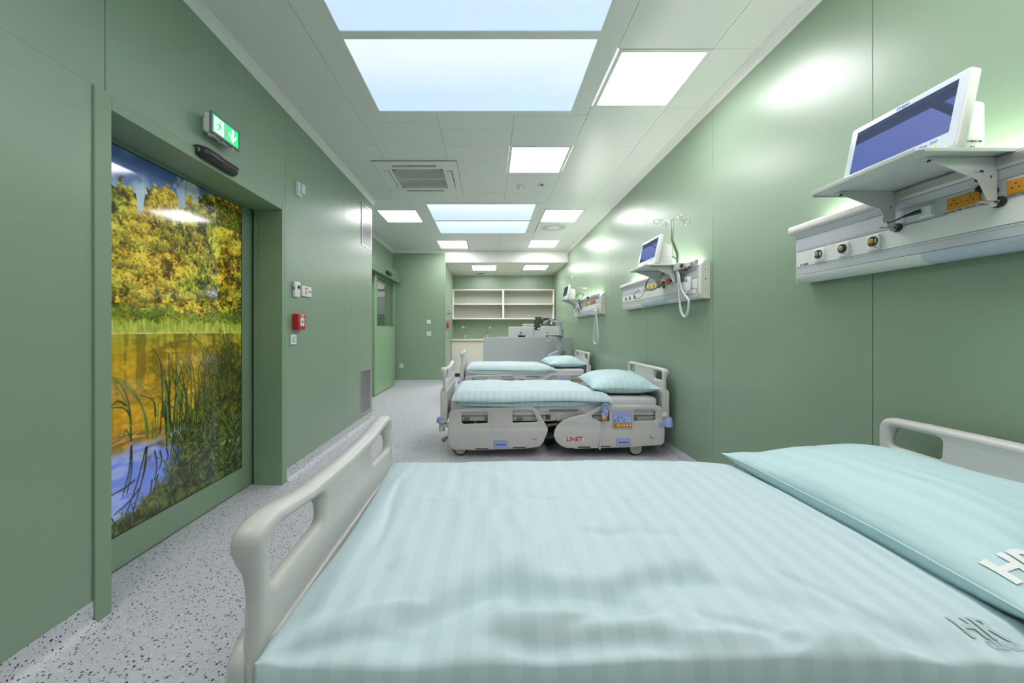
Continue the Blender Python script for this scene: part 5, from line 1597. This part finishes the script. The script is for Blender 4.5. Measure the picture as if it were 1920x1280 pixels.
def side_rail(sy, which):
    """which: 'foot' or 'head'; sy -1 near side, +1 far side"""
    out = round_poly(foot_out if which == 'foot' else head_out, .03, 4)
    holes = [round_poly(h, .014, 4) for h in (foot_w if which == 'foot' else head_w)]
    cuts = [(Vector((0, z, 0)), Vector((0, 1, 0))) for z in (.26, .30, .34, .38, .42, .45)]
    def warp(u, v):  # upper half leans in a little towards the mattress
        return -.012 * smooth((v - .25) / .05) + .006 * smooth((v - .42) / .05)
    yc = .478
    me = plate_mesh('side_rail', out, holes, .030, .010, lambda u, v, q: Vector((u, sy * (yc + q), v)), cuts, warp)
    r = link_mesh('side_rail', me, 'bed', bed)
    yf = sy * (yc + .0155)
    def bx(name, x0, x1, z0, z1, mat, a=0, b=.004, par=None, bevel=0.0):
        ya, yb = sorted((yf + sy * a, yf + sy * b))
        return obj(name, MB().box(x0, x1, ya, yb, z0, z1), mat, par or r, bevel=bevel)
    if which == 'foot':
        P = px_poly([(815, 660), (1008, 757)], *S5)
        slots = [px_poly([(550, 765), (733, 778)], *S5), px_poly([(1088, 747), (1270, 760)], *S5)]
        pf = round_poly(px_poly([(770, 270), (1040, 270), (1040, 480), (770, 480)], *S5), .008, 3)
        ic = px_poly([(1395, 630)], *S5)[0]
    else:
        P = px_poly([(928, 605), (1110, 697)], *S6)
        slots = [px_poly([(393, 712), (565, 728)], *S6), px_poly([(675, 702), (845, 717)], *S6)]
        pf = None
        ic = px_poly([(1430, 590)], *S6)[0]
    # blue release handle with its dark slot
    bx('handle_surround', P[0][0] - .004, P[1][0] + .004, P[1][1] - .004, P[0][1] + .004, 'bed_grey', -.001, .0012)
    bx('release_handle', P[0][0], P[1][0], P[1][1], P[0][1], 'blue', 0, .005, bevel=.003)
    xm, zm = (P[0][0] + P[1][0]) / 2, (P[0][1] + P[1][1]) / 2
    w_ = (P[1][0] - P[0][0]) * .38
    bx('handle_slot', xm - w_, xm + w_, zm - .010, zm + .008, 'blue_d', .004, .0056)
    for s in slots:
        bx('drain_slot', s[0][0], s[1][0], s[1][1], s[0][1], 'rubber', -.002, .0008)
    # angle indicator marks
    for k in range(7):
        a = math.radians(-155 + k * 21.6) if which == 'foot' else math.radians(-190 + k * 21.6)
        mx_, mz_ = ic[0] + .026 * math.cos(a), ic[1] + .012 + .018 * math.sin(a)
        bx('angle_mark', mx_ - .0035, mx_ + .0035, mz_ - .003, mz_ + .003, 'txt_dark' if k != 3 else 'txt_red', -.002, .0007)
    if which == 'head' :
        c = px_poly([(345, 612)], *S6)[0]
        ol = [(c[0] + .100 * math.copysign(abs(math.cos(a)) ** .6, math.cos(a)), c[1] + .029 * math.copysign(abs(math.sin(a)) ** .7, math.sin(a))) for a in [i * math.pi / 16 for i in range(32)]]
        pb = MB().prism(ol, 'y', *sorted((yf, yf + sy * .0012)))
        obj('name_plate', pb, 'bezel', r)
        text('maker_name', 'LINET', .060, 'txt_red', r, (c[0], yf + sy * .0018, c[1]), (-sy, 0, 0), (0, 0, 1), bold=.0022, spacing=1.05)
        Q = px_poly([(880, 240), (1140, 448)], *S6)
        zs_ = Q[1][1] + (Q[0][1] - Q[1][1]) * .30
        cpn = obj('control_panel', MB().box(Q[0][0], Q[1][0], *sorted((yf, yf + sy * .003)), zs_, Q[0][1]), 'blue', r, bevel=.0008)
        obj('lower_field', MB().box(Q[0][0], Q[1][0], *sorted((yf, yf + sy * .003)), Q[1][1], zs_ - .0003), 'orange', cpn)
        wq = Q[1][0] - Q[0][0]
        for i in range(6):
            x = Q[0][0] + wq * (.11 + .156 * i)
            for j in range(2):
                z = Q[0][1] - .050 - .030 * j
                obj('button', MB().cyl((x, yf + sy * .003, z), (x, yf + sy * .0042, z), .006 if i < 4 else .0075, 10), 'white' if i > 3 or (i + j) % 3 == 0 else 'txt_dark', cpn)
            z = (Q[1][1] + zs_) / 2
            obj('button', MB().cyl((x, yf + sy * .003, z), (x, yf + sy * .0045, z), .0078, 12), 'red' if i == 0 else ('white' if i != 2 else 'yellow'), cpn)
        for k, (x, z) in enumerate(((.30, .10), (.36, .12), (.5, .11))):
            obj('printed_mark', MB().box(Q[0][0] + wq * x - .010, Q[0][0] + wq * x + .010, *sorted((yf + sy * .003, yf + sy * .0036)), Q[0][1] - .024, Q[0][1] - .0215), 'bezel', cpn)
    else:
        me = plate_mesh('raised_field', pf, [], .003, .001, lambda u, v, q: Vector((u, yf + sy * (-.010 + q), v)))
        link_mesh('raised_field', me, 'bed', r)
    # hinge arm behind the rail
    xc = -.62 if which == 'foot' else .52
    for dx in (-.16, .16):
        obj('hinge_arm', MB().tube([(xc + dx, sy * .455, .20), (xc + dx, sy * .44, .30), (xc + dx, sy * .40, .335)], [.014, .014, .014], 8), 'bed_grey', r)
    return r
for sy in (-1, 1):
    side_rail(sy, 'foot'); side_rail(sy, 'head')

# mattress platform, split in sections
secs = [(-1.02, -.50), (-.49, .02), (.03, .27), (.28, 1.03)]
for a, b in secs:
    d_ = obj('platform_section', MB().box(a, b, -.43, .43, .345, .394), 'bed_metal', bed, bevel=.006)
    for k in range(2):
        x = a + (b - a) * (.3 + .4 * k)
        obj('edge_bracket', MB().box(x - .03, x + .03, -.436, -.43, .352, .388), 'bed_grey', d_)
        obj('edge_bracket', MB().box(x - .03, x + .03, .43, .436, .352, .388), 'bed_grey', d_)
obj('side_frame', MB().box(-1.04, 1.04, -.40, -.35, .285, .343), 'bed_dark', bed, bevel=.004)
obj('side_frame', MB().box(-1.04, 1.04, .35, .40, .285, .343), 'bed_dark', bed, bevel=.004)
for x in (-1.03, 1.0):
    obj('cross_frame', MB().box(x, x + .05, -.35, .35, .285, .343), 'bed_dark', bed, bevel=.004)
# seat-side trim between the rails
for sy in (-1, 1):
    o2 = px_poly([(1480, 262), (1590, 222), (2060, 215), (2100, 218), (2170, 268), (2090, 330), (1990, 372), (1650, 382), (1640, 300)], *S5)
    me = plate_mesh('seat_side_trim', round_poly(o2, .008, 3), [], .03, .006, lambda u, v, q: Vector((u, sy * (.425 + q), v)))
    st_ = link_mesh('seat_side_trim', me, 'bed_metal', bed)
    g = px_poly([(1625, 222), (2040, 255)], *S5)
    obj('grip_strip', MB().box(g[0][0], g[1][0], *sorted((sy * .438, sy * .446)), g[1][1], g[0][1]), 'bed_grey', st_, bevel=.002)
    g = px_poly([(1748, 282), (1832, 300)], *S5)
    obj('type_label', MB().box(g[0][0], g[1][0], *sorted((sy * .438, sy * .4415)), g[1][1], g[0][1]), 'bezel', st_)
    g = px_poly([(1570, 310), (1635, 375)], *S5)
    obj('joint_cover', MB().box(g[0][0], g[1][0], *sorted((sy * .41, sy * .436)), g[1][1], g[0][1]), 'bed_dark', st_, bevel=.003)
    obj('tie_rod', MB().tube([(lx(1028), sy * .42, .30), (lx(1047), sy * .40, .31)], .012, 8), 'bed_grey', st_)
    g = px_poly([(1570, 405), (1700, 442)], *S5)
    obj('lower_link', MB().box(g[0][0], g[1][0] + .02, *sorted((sy * .33, sy * .40)), g[1][1], g[0][1]), 'bed_metal', st_, bevel=.003)
# lifting columns and chassis
for x in (-.55, .62):
    obj('lifting_column', MB().box(x - .10, x + .10, -.13, .13, .17, .33), 'bed_grey', bed, bevel=.01)
obj('chassis', MB().box(-.98, .95, -.27, -.21, .13, .18).box(-.98, .95, .21, .27, .13, .18).box(-.70, -.40, -.21, .21, .13, .17).box(.45, .75, -.21, .21, .13, .17), 'bed_dark', bed)
obj('base_cover', MB().box(-.40, .46, -.24, .24, .135, .19), 'bed_dark', bed, bevel=.015)
obj('red_cable', MB().tube(smooth_path([(.55, -.40, .38), (.66, -.43, .345), (.78, -.42, .33), (.9, -.40, .36)]), .008, 8), 'red', bed)
for cx_ in (-.93, .825):
    obj('axle_bar', MB().box(cx_ - .035, cx_ + .035, -.42, .42, .155, .19), 'bed_metal', bed, bevel=.006)
    for sy in (-1, 1):
        c = (cx_, sy * .405, .075)
        kx = obj('castor', MB().lathe((cx_, sy * .405 - .022, .075), (0, 1, 0), [(0, .066), (.006, .073), (.012, .075), (.032, .075), (.038, .073), (.044, .066)], 28), 'rubber', bed)
        obj('wheel_disc', MB().lathe((cx_, sy * .405 - .026, .075), (0, 1, 0), [(0, .050), (.003, .060), (.049, .060), (.052, .050)], 24), 'bed_metal', kx)
        obj('fork', MB().box(cx_ - .03, cx_ + .03, sy * .405 - .032, sy * .405 + .032, .142, .165), 'bed_metal', kx, bevel=.008)
ck = obj('fifth_castor', MB().lathe((lx(1030, 3.95), -.142, .085), (0, 1, 0), [(0, .068), (.008, .078), (.034, .078), (.042, .068)], 28), 'rubber', bed)
obj('fork', MB().box(lx(1030, 3.95) - .035, lx(1030, 3.95) + .035, -.15, -.09, .08, .16), 'bed_dark', ck, bevel=.008)
obj('fork', MB().box(lx(1030, 3.95) - .045, lx(1030, 3.95) + .045, -.10, .02, .15, .20), 'bed_metal', ck, bevel=.004)
# corner bumpers, sockets, brake pedal
for sy in (-1, 1):
    b = obj('corner_bumper', MB().lathe((-1.115, sy * .43, .335), (0, 0, 1), [(0, .052), (.008, .056), (.050, .044), (.058, .030), (.0585, .02)], 28), 'blue', bed)
    obj('bumper_post', MB().cyl((-1.115, sy * .43, .25), (-1.115, sy * .43, .335), .030, 16), 'bed_metal', b)
    obj('bumper_arm', MB().box(-1.11, -1.03, sy * .43 - .02, sy * .43 + .02, .285, .325), 'bed_metal', b, bevel=.006)
    b = obj('corner_bumper', MB().lathe((1.132, sy * .455, .300), (0, 0, 1), [(0, .048), (.008, .050), (.085, .036), (.095, .026), (.0955, .015)], 28), 'blue', bed)
    obj('bumper_arm', MB().box(1.03, 1.125, sy * .455 - .035, sy * .455 + .035, .305, .360), 'blue', b, bevel=.012, )
    obj('bumper_cap', MB().cyl((1.132, sy * .455, .395), (1.132, sy * .455, .400), .016, 14), 'bed_metal', b)
    obj('accessory_clip', MB().box(1.06, 1.112, sy * .48 - .01, sy * .48 + .01, .405, .445), 'white', bed, bevel=.003)
    obj('hook_wire', MB().tube([(1.100, sy * .488, .40), (1.112, sy * .488, .46), (1.108, sy * .488, .495), (1.095, sy * .488, .50)], .004, 6), 'bed_metal', bed)
    obj('brake_pedal', MB().tube([(-1.02, sy * .40, .185), (-1.07, sy * .41, .175), (-1.11, sy * .415, .145)], [.013, .016, .024], 8), 'bed_grey', bed)
    obj('corner_guard', MB().prism(round_poly([(1.02, .10), (1.075, .13), (1.09, .20), (1.09, .30), (1.03, .30), (1.03, .18)], .02, 4), 'y', *sorted((sy * .40, sy * .45))), 'bed', bed, bevel=.008)

# ------------------------------------------------------------------ soft goods
def vn(X, Y, s, seed):
    r = np.random.RandomState(seed); g = r.rand(64, 64)
    x = X * s % 63; y = Y * s % 63
    xi = x.astype(int); yi = y.astype(int)
    xf = x - xi; yf = y - yi
    xf = xf * xf * (3 - 2 * xf); yf = yf * yf * (3 - 2 * yf)
    a = g[yi, xi]; b = g[yi, (xi + 1) % 64]; c = g[(yi + 1) % 64, xi]; d = g[(yi + 1) % 64, (xi + 1) % 64]
    return ((a * (1 - xf) + b * xf) * (1 - yf) + (c * (1 - xf) + d * xf) * yf) - .5
def rot(X, Y, a): return X * math.cos(a) + Y * math.sin(a), -X * math.sin(a) + Y * math.cos(a)
def ridges(X, Y, a, s, k, seed):
    U, V_ = rot(X, Y, a)
    n = vn(U * k + 9, V_ + 9 + 0.25 * vn(X + 5, Y + 5, s * .4, seed + 3), s, seed)
    return 1 - np.abs(n) * 2 * 1.6

def mattress(xc, yc, seed):
    nx, ny = 120, 60
    hx, hy, z0, z1 = 1.025, .437, .396, .588
    t = MB()
    o = thing('mattress', 'x', 'mattress', (xc, yc, .396), 'white-sheeted mattresses')
    outl = []
    bm = bmesh.new()
    bmesh.ops.create_cube(bm, size=1)
    for v in bm.verts:
        v.co = (v.co.x * 2 * hx, v.co.y * 2 * hy, (z0 + z1) / 2 + v.co.z * (z1 - z0))
    bmesh.ops.bevel(bm, geom=list(bm.edges), offset=.045, segments=5, profile=.6, affect='EDGES')
    bmesh.ops.subdivide_edges(bm, edges=[e for e in bm.edges if e.calc_length() > .2], cuts=26, use_grid_fill=True)
    for v in bm.verts:
        x, y, z = v.co
        a = np.array([x + 3.0]); b = np.array([y + 3.0 + z])
        f = float(ridges(a, b, .9, 5, .35, seed)[0])
        w = .011 * f
        if abs(y) > hy - .02: v.co.y += math.copysign(w, y)
        if abs(x) > hx - .02: v.co.x += math.copysign(w * .8, x)
        v.co.x += xc; v.co.y += yc
        if v.co.z < z0: v.co.z = z0
    me = bpy.data.meshes.new('sheet'); bm.to_mesh(me); bm.free()
    finish(me, 60)
    link_mesh('sheet', me, 'sheet', o)
    # mattress side seen beneath the hem
    hem = obj('sheet_hem', MB().box(xc - hx - .004, xc + hx + .004, yc - hy - .006, yc - hy - .001, .430, .434), 'sheet', o, bevel=.002)
    return o

def soft(name, label, cat, group, mat, x0, x1, y0, y1, ztop, zbot, seed, kind, warpf=None, nx=220, ny=150):
    """closed pillow-like surface; ztop(X,Y,u,v) and zbot(...) give heights"""
    u = np.linspace(-1, 1, nx); v = np.linspace(-1, 1, ny)
    U, V_ = np.meshgrid(u, v)
    X = (x0 + x1) / 2 + U * (x1 - x0) / 2; Y = (y0 + y1) / 2 + V_ * (y1 - y0) / 2
    if warpf is not None: X, Y = warpf(X, Y, U, V_)
    ZT = ztop(X, Y, U, V_); ZB = zbot(X, Y, U, V_)
    ZB = np.minimum(ZB, ZT - .0015)
    n = nx * ny
    co = np.concatenate([np.stack([X, Y, ZT], -1).reshape(-1, 3), np.stack([X, Y, ZB], -1).reshape(-1, 3)])
    idx = np.arange(n).reshape(ny, nx)
    q = np.stack([idx[:-1, :-1], idx[:-1, 1:], idx[1:, 1:], idx[1:, :-1]], -1).reshape(-1, 4)
    qb = q[:, ::-1] + n
    ring = np.concatenate([idx[0, :-1], idx[:-1, -1], idx[-1, :0:-1], idx[:0:-1, 0]])
    r2 = np.roll(ring, -1)
    qs = np.stack([ring, ring + n, r2 + n, r2], -1)
    me = bpy.data.meshes.new(name)
    me.from_pydata(co.tolist(), [], np.concatenate([q, qb, qs]).tolist())
    finish(me, 75)
    o = link_mesh(name, me, mat)
    tag(o, label, cat, group)
    def h(x, y):
        d = (X - x) ** 2 + (Y - y) ** 2
        i = np.argpartition(d.ravel(), 6)[:6]; w_ = 1 / (d.ravel()[i] + 1e-7)
        return float((ZT.ravel()[i] * w_).sum() / w_.sum())
    return o, h

def duvet(which, x0, x1, y0, y1, zb, thick, label, seed):
    def env(U, V_):
        ke = (5, 4) if which == 0 else (9, 7)
        a = np.clip(1 - np.abs(U) ** ke[0], 0, 1) ** .5; b = np.clip(1 - np.abs(V_) ** ke[1], 0, 1) ** .5
        return a * b
    def droop(Y, V_, U):
        yc = (y0 + y1) / 2
        over = np.clip(np.abs(Y - yc) - .405, 0, 1)
        return -(over * .42) if which else -(over * .0)
    RIM = .066 if which == 0 else .012
    def top(X, Y, U, V_):
        e = env(U, V_)
        z = zb + RIM + (thick - RIM + .01) * e + droop(Y, V_, U)
        w = .5 * vn(X + 3, Y + 3, 2.4, seed) + .3 * vn(X + 3, Y + 3, 5.5, seed + 1)
        z += thick * .28 * w * e
        z += .0035 * vn(X + 2, Y * .35 + 2, 26, seed + 5) * e * 2
        # fine creases
        z += .007 * (ridges(X + 4, Y + 4, .55, 4.2, .4, seed + 7) - .6) * e
        z += .0045 * (ridges(X + 4, Y + 4, 2.0, 7.5, .4, seed + 8) - .6) * e
        if which == 0:
            # heavy folds near the viewer's edge
            def fold(ax, ay, bx, by, w_, amp, s2=1.0):
                dx, dy = bx - ax, by - ay; L = math.hypot(dx, dy)
                t_ = ((X - ax) * dx + (Y - ay) * dy) / L / L
                d = ((X - ax) * dy - (Y - ay) * dx) / L
                d = d + .012 * vn(X + 1, Y + 1, 9, seed + 30)
                m_ = np.exp(-np.clip(np.abs(t_ - .5) * 2 - .55, 0, 9) ** 2 * 9)
                return amp * np.where(d > 0, np.exp(-(d / w_) ** 2), np.exp(-(d / (w_ * .45 * s2)) ** 2)) * m_
            z -= fold(-.22, .70, .10, .86, .060, .036)
            z -= fold(.02, .825, .34, .78, .055, .034)
            z -= fold(.26, .80, .52, .88, .045, .026)
            z += fold(-.05, .72, .40, .735, .03, .020)
            z -= fold(-.02, .685, .42, .70, .024, .016)
            z -= fold(.60, .80, .88, .66, .05, .014)
            z += fold(.55, .74, .86, .64, .03, .008)
            z -= fold(-.40, .67, -.12, .72, .022, .014)
            z += fold(-.38, .70, -.10, .78, .020, .010)
            z -= fold(-.36, .74, -.22, .90, .022, .010)
            z -= fold(-.30, .95, -.34, 1.40, .018, .007)
            z -= fold(.10, .70, .40, .78, .018, .010)
            z += fold(.30, .70, .62, .70, .018, .010)
            z -= fold(.66, .90, .80, .70, .022, .011)
            z -= fold(.40, .76, .60, .68, .018, .010)
            z -= fold(.20, 1.02, .60, 1.00, .03, .007)
            z -= fold(.42, .90, .64, .74, .05, .012)
            z -= .004 * np.clip((.80 - Y) / .14, 0, 1) ** 1.3
            z += .006 * (ridges(X + 6, Y * 2.0 + 6, .1, 7.0, .5, seed + 40) - .6) * np.clip((.80 - Y) / .1, 0, 1)
        return z
    def bot(X, Y, U, V_):
        z = zb + .004 + 0 * X + droop(Y, V_, U)
        return z
    def wf(X, Y, U, V_):
        # gently wavy hems
        X = X + .012 * vn(Y * 1.0 + 8, Y * 0 + 2.3, 4, seed + 11) * np.abs(U) ** 6 * 2 + .010 * (1 - V_ ** 2) * -np.sign(U) * np.abs(U) ** 4
        Y = Y + .018 * vn(X * 1.0 + 8, X * 0 + 5.7, 3.2, seed + 12) * np.abs(V_) ** 6 * 2
        if which:
            # right edge runs obliquely back from the near corner
            X = X + np.where(U > 0, U ** 2 * (.10 * -V_ - .03), 0)
        return X, Y
    o, h = soft('duvet', label, 'duvet', 'mint duvets on the beds', 'duvet', x0, x1, y0, y1, top, bot, seed, 'duvet', wf, 260, 180)
    # folded-under cover layers showing along the near hem
    if which:
        def hem(za, zb_, yy, amp, s, xa, xb, mat_):
            n = 90
            xs = np.linspace(xa, xb, n)
            vs = []; fs = []
            for i, x in enumerate(xs):
                wv = float(vn(np.array([x + 5.]), np.array([s * 1.]), 3.5, seed + s)[0])
                w2 = float(vn(np.array([x + 5.]), np.array([s * 1.]), 9, seed + s + 4)[0])
                ed = smooth(min(i, n - 1 - i) / 8.)
                yb = yy + amp * wv * 1.4
                vs += [(x, yb + .05, za), (x, yb - .004, za - .004), (x, yb - .012 - .008 * w2, (za + zb_) / 2), (x, yb - .004 + .02 * wv, zb_ + (1 - ed) * .01 + .012 * wv + .006 * w2), (x, yb + .05, zb_ + .006)]
            for i in range(n - 1):
                for k in range(4):
                    a = i * 5 + k; b = (i + 1) * 5 + k
                    fs.append((a, b, b + 1, a + 1))
            m_ = obj('cover_fold', MB().add(vs, fs), mat_, o, angle=60)
            sd_ = m_.modifiers.new('solid', 'SOLIDIFY'); sd_.thickness = .003
        hem(zb - .045, zb - .085, y0 + .044, .03, 1, x0 + .06, x1 - .14, 'cotton')
        hem(zb - .026, zb - .060, y0 + .030, .03, 2, x0 + .03, x1 - .08, 'cotton')
    return o, h

def pillow(which, xc, yc, hx, hy, zb, tt, tb, label, seed, yaw=0.0, tiltx=0.0):
    def wf(X, Y, U, V_):
        X2 = xc + U * hx * (1 - .07 * (1 - V_ ** 2) * np.abs(U) ** 3) ; Y2 = yc + V_ * hy * (1 - .06 * (1 - U ** 2) * np.abs(V_) ** 3)
        dx, dy = X2 - xc, Y2 - yc
        return xc + dx * math.cos(yaw) - dy * math.sin(yaw), yc + dx * math.sin(yaw) + dy * math.cos(yaw)
    def env(U, V_):
        return (np.clip(1 - np.abs(U) ** 2.6, 0, 1) ** .62) * (np.clip(1 - np.abs(V_) ** 3.0, 0, 1) ** .60)
    def crease(X, Y, U, V_):
        e = env(U, V_)
        rim = 1 - e
        return (.014 * vn(X + 3, Y + 3, 4, seed) + .008 * (ridges(X + 3, Y + 3, .8, 5, .35, seed + 2) - .6) + .012 * (ridges(X + 3, Y + 3, 2.2, 7, .3, seed + 5) - .6) * rim + .006 * (ridges(X + 3, Y + 3, .2, 11, .3, seed + 6) - .6) * rim) * np.clip(e * 3, 0, 1)
    def top(X, Y, U, V_):
        return zb + tb + tt * env(U, V_) + crease(X, Y, U, V_) + .012 * vn(U + 3, V_ + 3, 2.2, seed + 9) + tiltx * U
    def bot(X, Y, U, V_):
        return np.maximum(zb + .002, zb + tb - tb * 1.05 * env(U, V_) ** .8 + .012 * vn(U + 3, V_ + 3, 2.2, seed + 9) + tiltx * U)
    o, h = soft('pillow', label, 'pillow', 'mint pillows at the bed heads', 'cotton', xc - hx, xc + hx, yc - hy, yc + hy, top, bot, seed, 'pillow', wf, 150, 150)
    # stitched seam flange all round
    u = np.linspace(-1, 1, 60)
    loop = [(a, -1.) for a in u[:-1]] + [(1., a) for a in u[:-1]] + [(a, 1.) for a in u[:0:-1]] + [(-1., a) for a in u[:0:-1]]
    U = np.array([[p[0] for p in loop]]); V_ = np.array([[p[1] for p in loop]])
    X, Y = wf(None, None, U, V_); Z = top(X, Y, U, V_)
    P = [(float(a), float(b), float(c) - .001) for a, b, c in zip(X[0], Y[0], Z[0])]
    obj('seam_piping', MB().tube(P, .0028, 6, closed=True), 'cotton', o)
    return o, h

def embroider(parent, h, lines, xc, yc, mat, lift=.003):
    for s, dx, dy, size, bold in lines:
        me = text_mesh(s, size, extrude=.0003, bold=bold)
        bm = bmesh.new(); bm.from_mesh(me)
        for k in range(-4, 5):
            for no_, c_ in (((1, 0, 0), (k * size * .25, 0, 0)), ((0, 1, 0), (0, k * size * .12, 0))):
                g = list(bm.verts) + list(bm.edges) + list(bm.faces)
                bmesh.ops.bisect_plane(bm, geom=g, plane_co=c_, plane_no=no_)
        for v in bm.verts:
            x, y = xc + dx + v.co.x, yc + dy + v.co.y
            v.co = (x, y, h(x, y) + lift + (0.0004 if v.co.z > 0 else 0))
        bm.to_mesh(me); bm.free()
        me.name = 'embroidered_logo'
        link_mesh('embroidered_logo', me, mat, parent)

LAB = ['nearest hospital bed, filling the foreground', 'middle hospital bed with handset on its side rail', 'farthest hospital bed, in front of the grey desk']
BY = [1.155, 4.105, 6.80]
beds = []
for i in range(3):
    b = bed if i == 0 else copy_tree(bed)
    beds.append(b)
for b, l, y, dx in zip(beds, LAB, BY, (0, 0, -.025)):
    b.location = (BX + dx, y, 0)
    b['label'] = l

ml = ['white-sheeted mattress of the nearest bed', 'white-sheeted mattress of the middle bed', 'white-sheeted mattress of the farthest bed']
for i in range(3):
    m_ = mattress(BX + (0, 0, -.025)[i] , BY[i], 20 + i); m_['label'] = ml[i]

ZM = .590
dv1, h1 = duvet(0, -.425, 1.075, .655, 1.640, ZM, .100, 'mint green satin-striped duvet covering the nearest bed', 3)
dv2, h2 = duvet(1, -.375, 1.13, 3.59, 4.57, ZM, .058, 'mint green duvet laid flat on the middle bed', 17)
dv3, h3 = duvet(2, -.40, 1.08, 6.31, 7.27, ZM, .058, 'mint green duvet laid flat on the farthest bed', 29)
p1, g1 = pillow(0, 1.375, 1.155, .345, .475, ZM, .105, .118, 'large mint satin-striped pillow on the nearest bed', 41)
p2, g2 = pillow(1, 1.395, 4.09, .335, .445, ZM, .130, .085, 'plump mint pillow on the middle bed', 52, yaw=-.08)
p3, g3 = pillow(2, 1.35, 6.78, .325, .43, ZM, .12, .08, 'plump mint pillow on the farthest bed', 63, yaw=.05)
embroider(p1, g1, [('HR', 0, .02, .078, .003), ('CLINIC', .030, -.022, .026, .0006)], 1.118, .752, 'txt_white')
embroider(dv1, h1, [('HR', 0, .012, .058, .0018), ('CLINIC', .014, -.018, .021, .0003)], .945, .700, 'logo_grey')

# remote control hanging on the middle bed's rail
def w2(px, py, d): return Vector(((px - VX) * d / F, d, HC - (py - VY) * d / F))
rc = thing('bed_remote', 'blue and orange hand control hooked on the middle bed side rail', 'remote control', tuple(w2(1133, 790, 3.585)))
D_ = 3.590
ol = [w2(x, y, D_) for x, y in ((1129, 757.5), (1133, 756), (1139, 756.3), (1142.5, 760), (1141, 766), (1138.5, 779.5), (1136.4, 787.8), (1128, 787.6), (1128, 779), (1128.5, 766), (1127.5, 761))]
me = plate_mesh('body', round_poly([(p.x, p.z) for p in ol], .008, 3), [], .020, .005, lambda u, v, q: Vector((u, D_ + q, v)))
rb = link_mesh('body', me, 'blue', rc)
ol = [w2(x, y, D_) for x, y in ((1128.1, 779.8), (1138.3, 779.8), (1136.3, 787.6), (1128.1, 787.4))]
me = plate_mesh('orange_field', [(p.x, p.z) for p in ol], [], .002, .0005, lambda u, v, q: Vector((u, D_ - .0105 + q, v)))
link_mesh('orange_field', me, 'orange', rc)
for (x, y, c_) in ((1132.5, 760.5, 'txt_dark'), (1137.5, 760.5, 'txt_dark'), (1131.6, 765, 'txt_dark'), (1138.2, 765, 'txt_dark'), (1131.4, 771, 'txt_dark'), (1136.5, 771, 'white'), (1131, 776, 'white'),
                   (1136, 776, 'txt_dark'), (1132.5, 782, 'white')):
    p = w2(x, y, D_ - .0115)
    obj('button', MB().cyl((p.x, p.y + .002, p.z), (p.x, p.y - .001, p.z), .006 if c_ != 'white' or y < 780 else .009, 10), c_, rc)
p0, p1_ = w2(1132, 788, D_), w2(1129.5, 803, D_)
obj('cord', MB().tube([p0, (p0 + p1_) / 2 + Vector((.001, 0, 0)), p1_], .004, 8), 'cord', rc)
P = []
q0, q1 = w2(1130.5, 803, D_), w2(1124.5, 842, D_)
NC = 22 * 12
for k in range(NC + 1):
    t_ = k / NC
    p = q0.lerp(q1, t_) + Vector((-.006 * math.sin(t_ * 3.1), 0, 0))
    a = t_ * 22 * 2 * math.pi
    P.append(p + Vector((.0085 * math.cos(a), .0085 * math.sin(a), 0)))
obj('coiled_cord', MB().tube(P, .0028, 6), 'cord', rc)
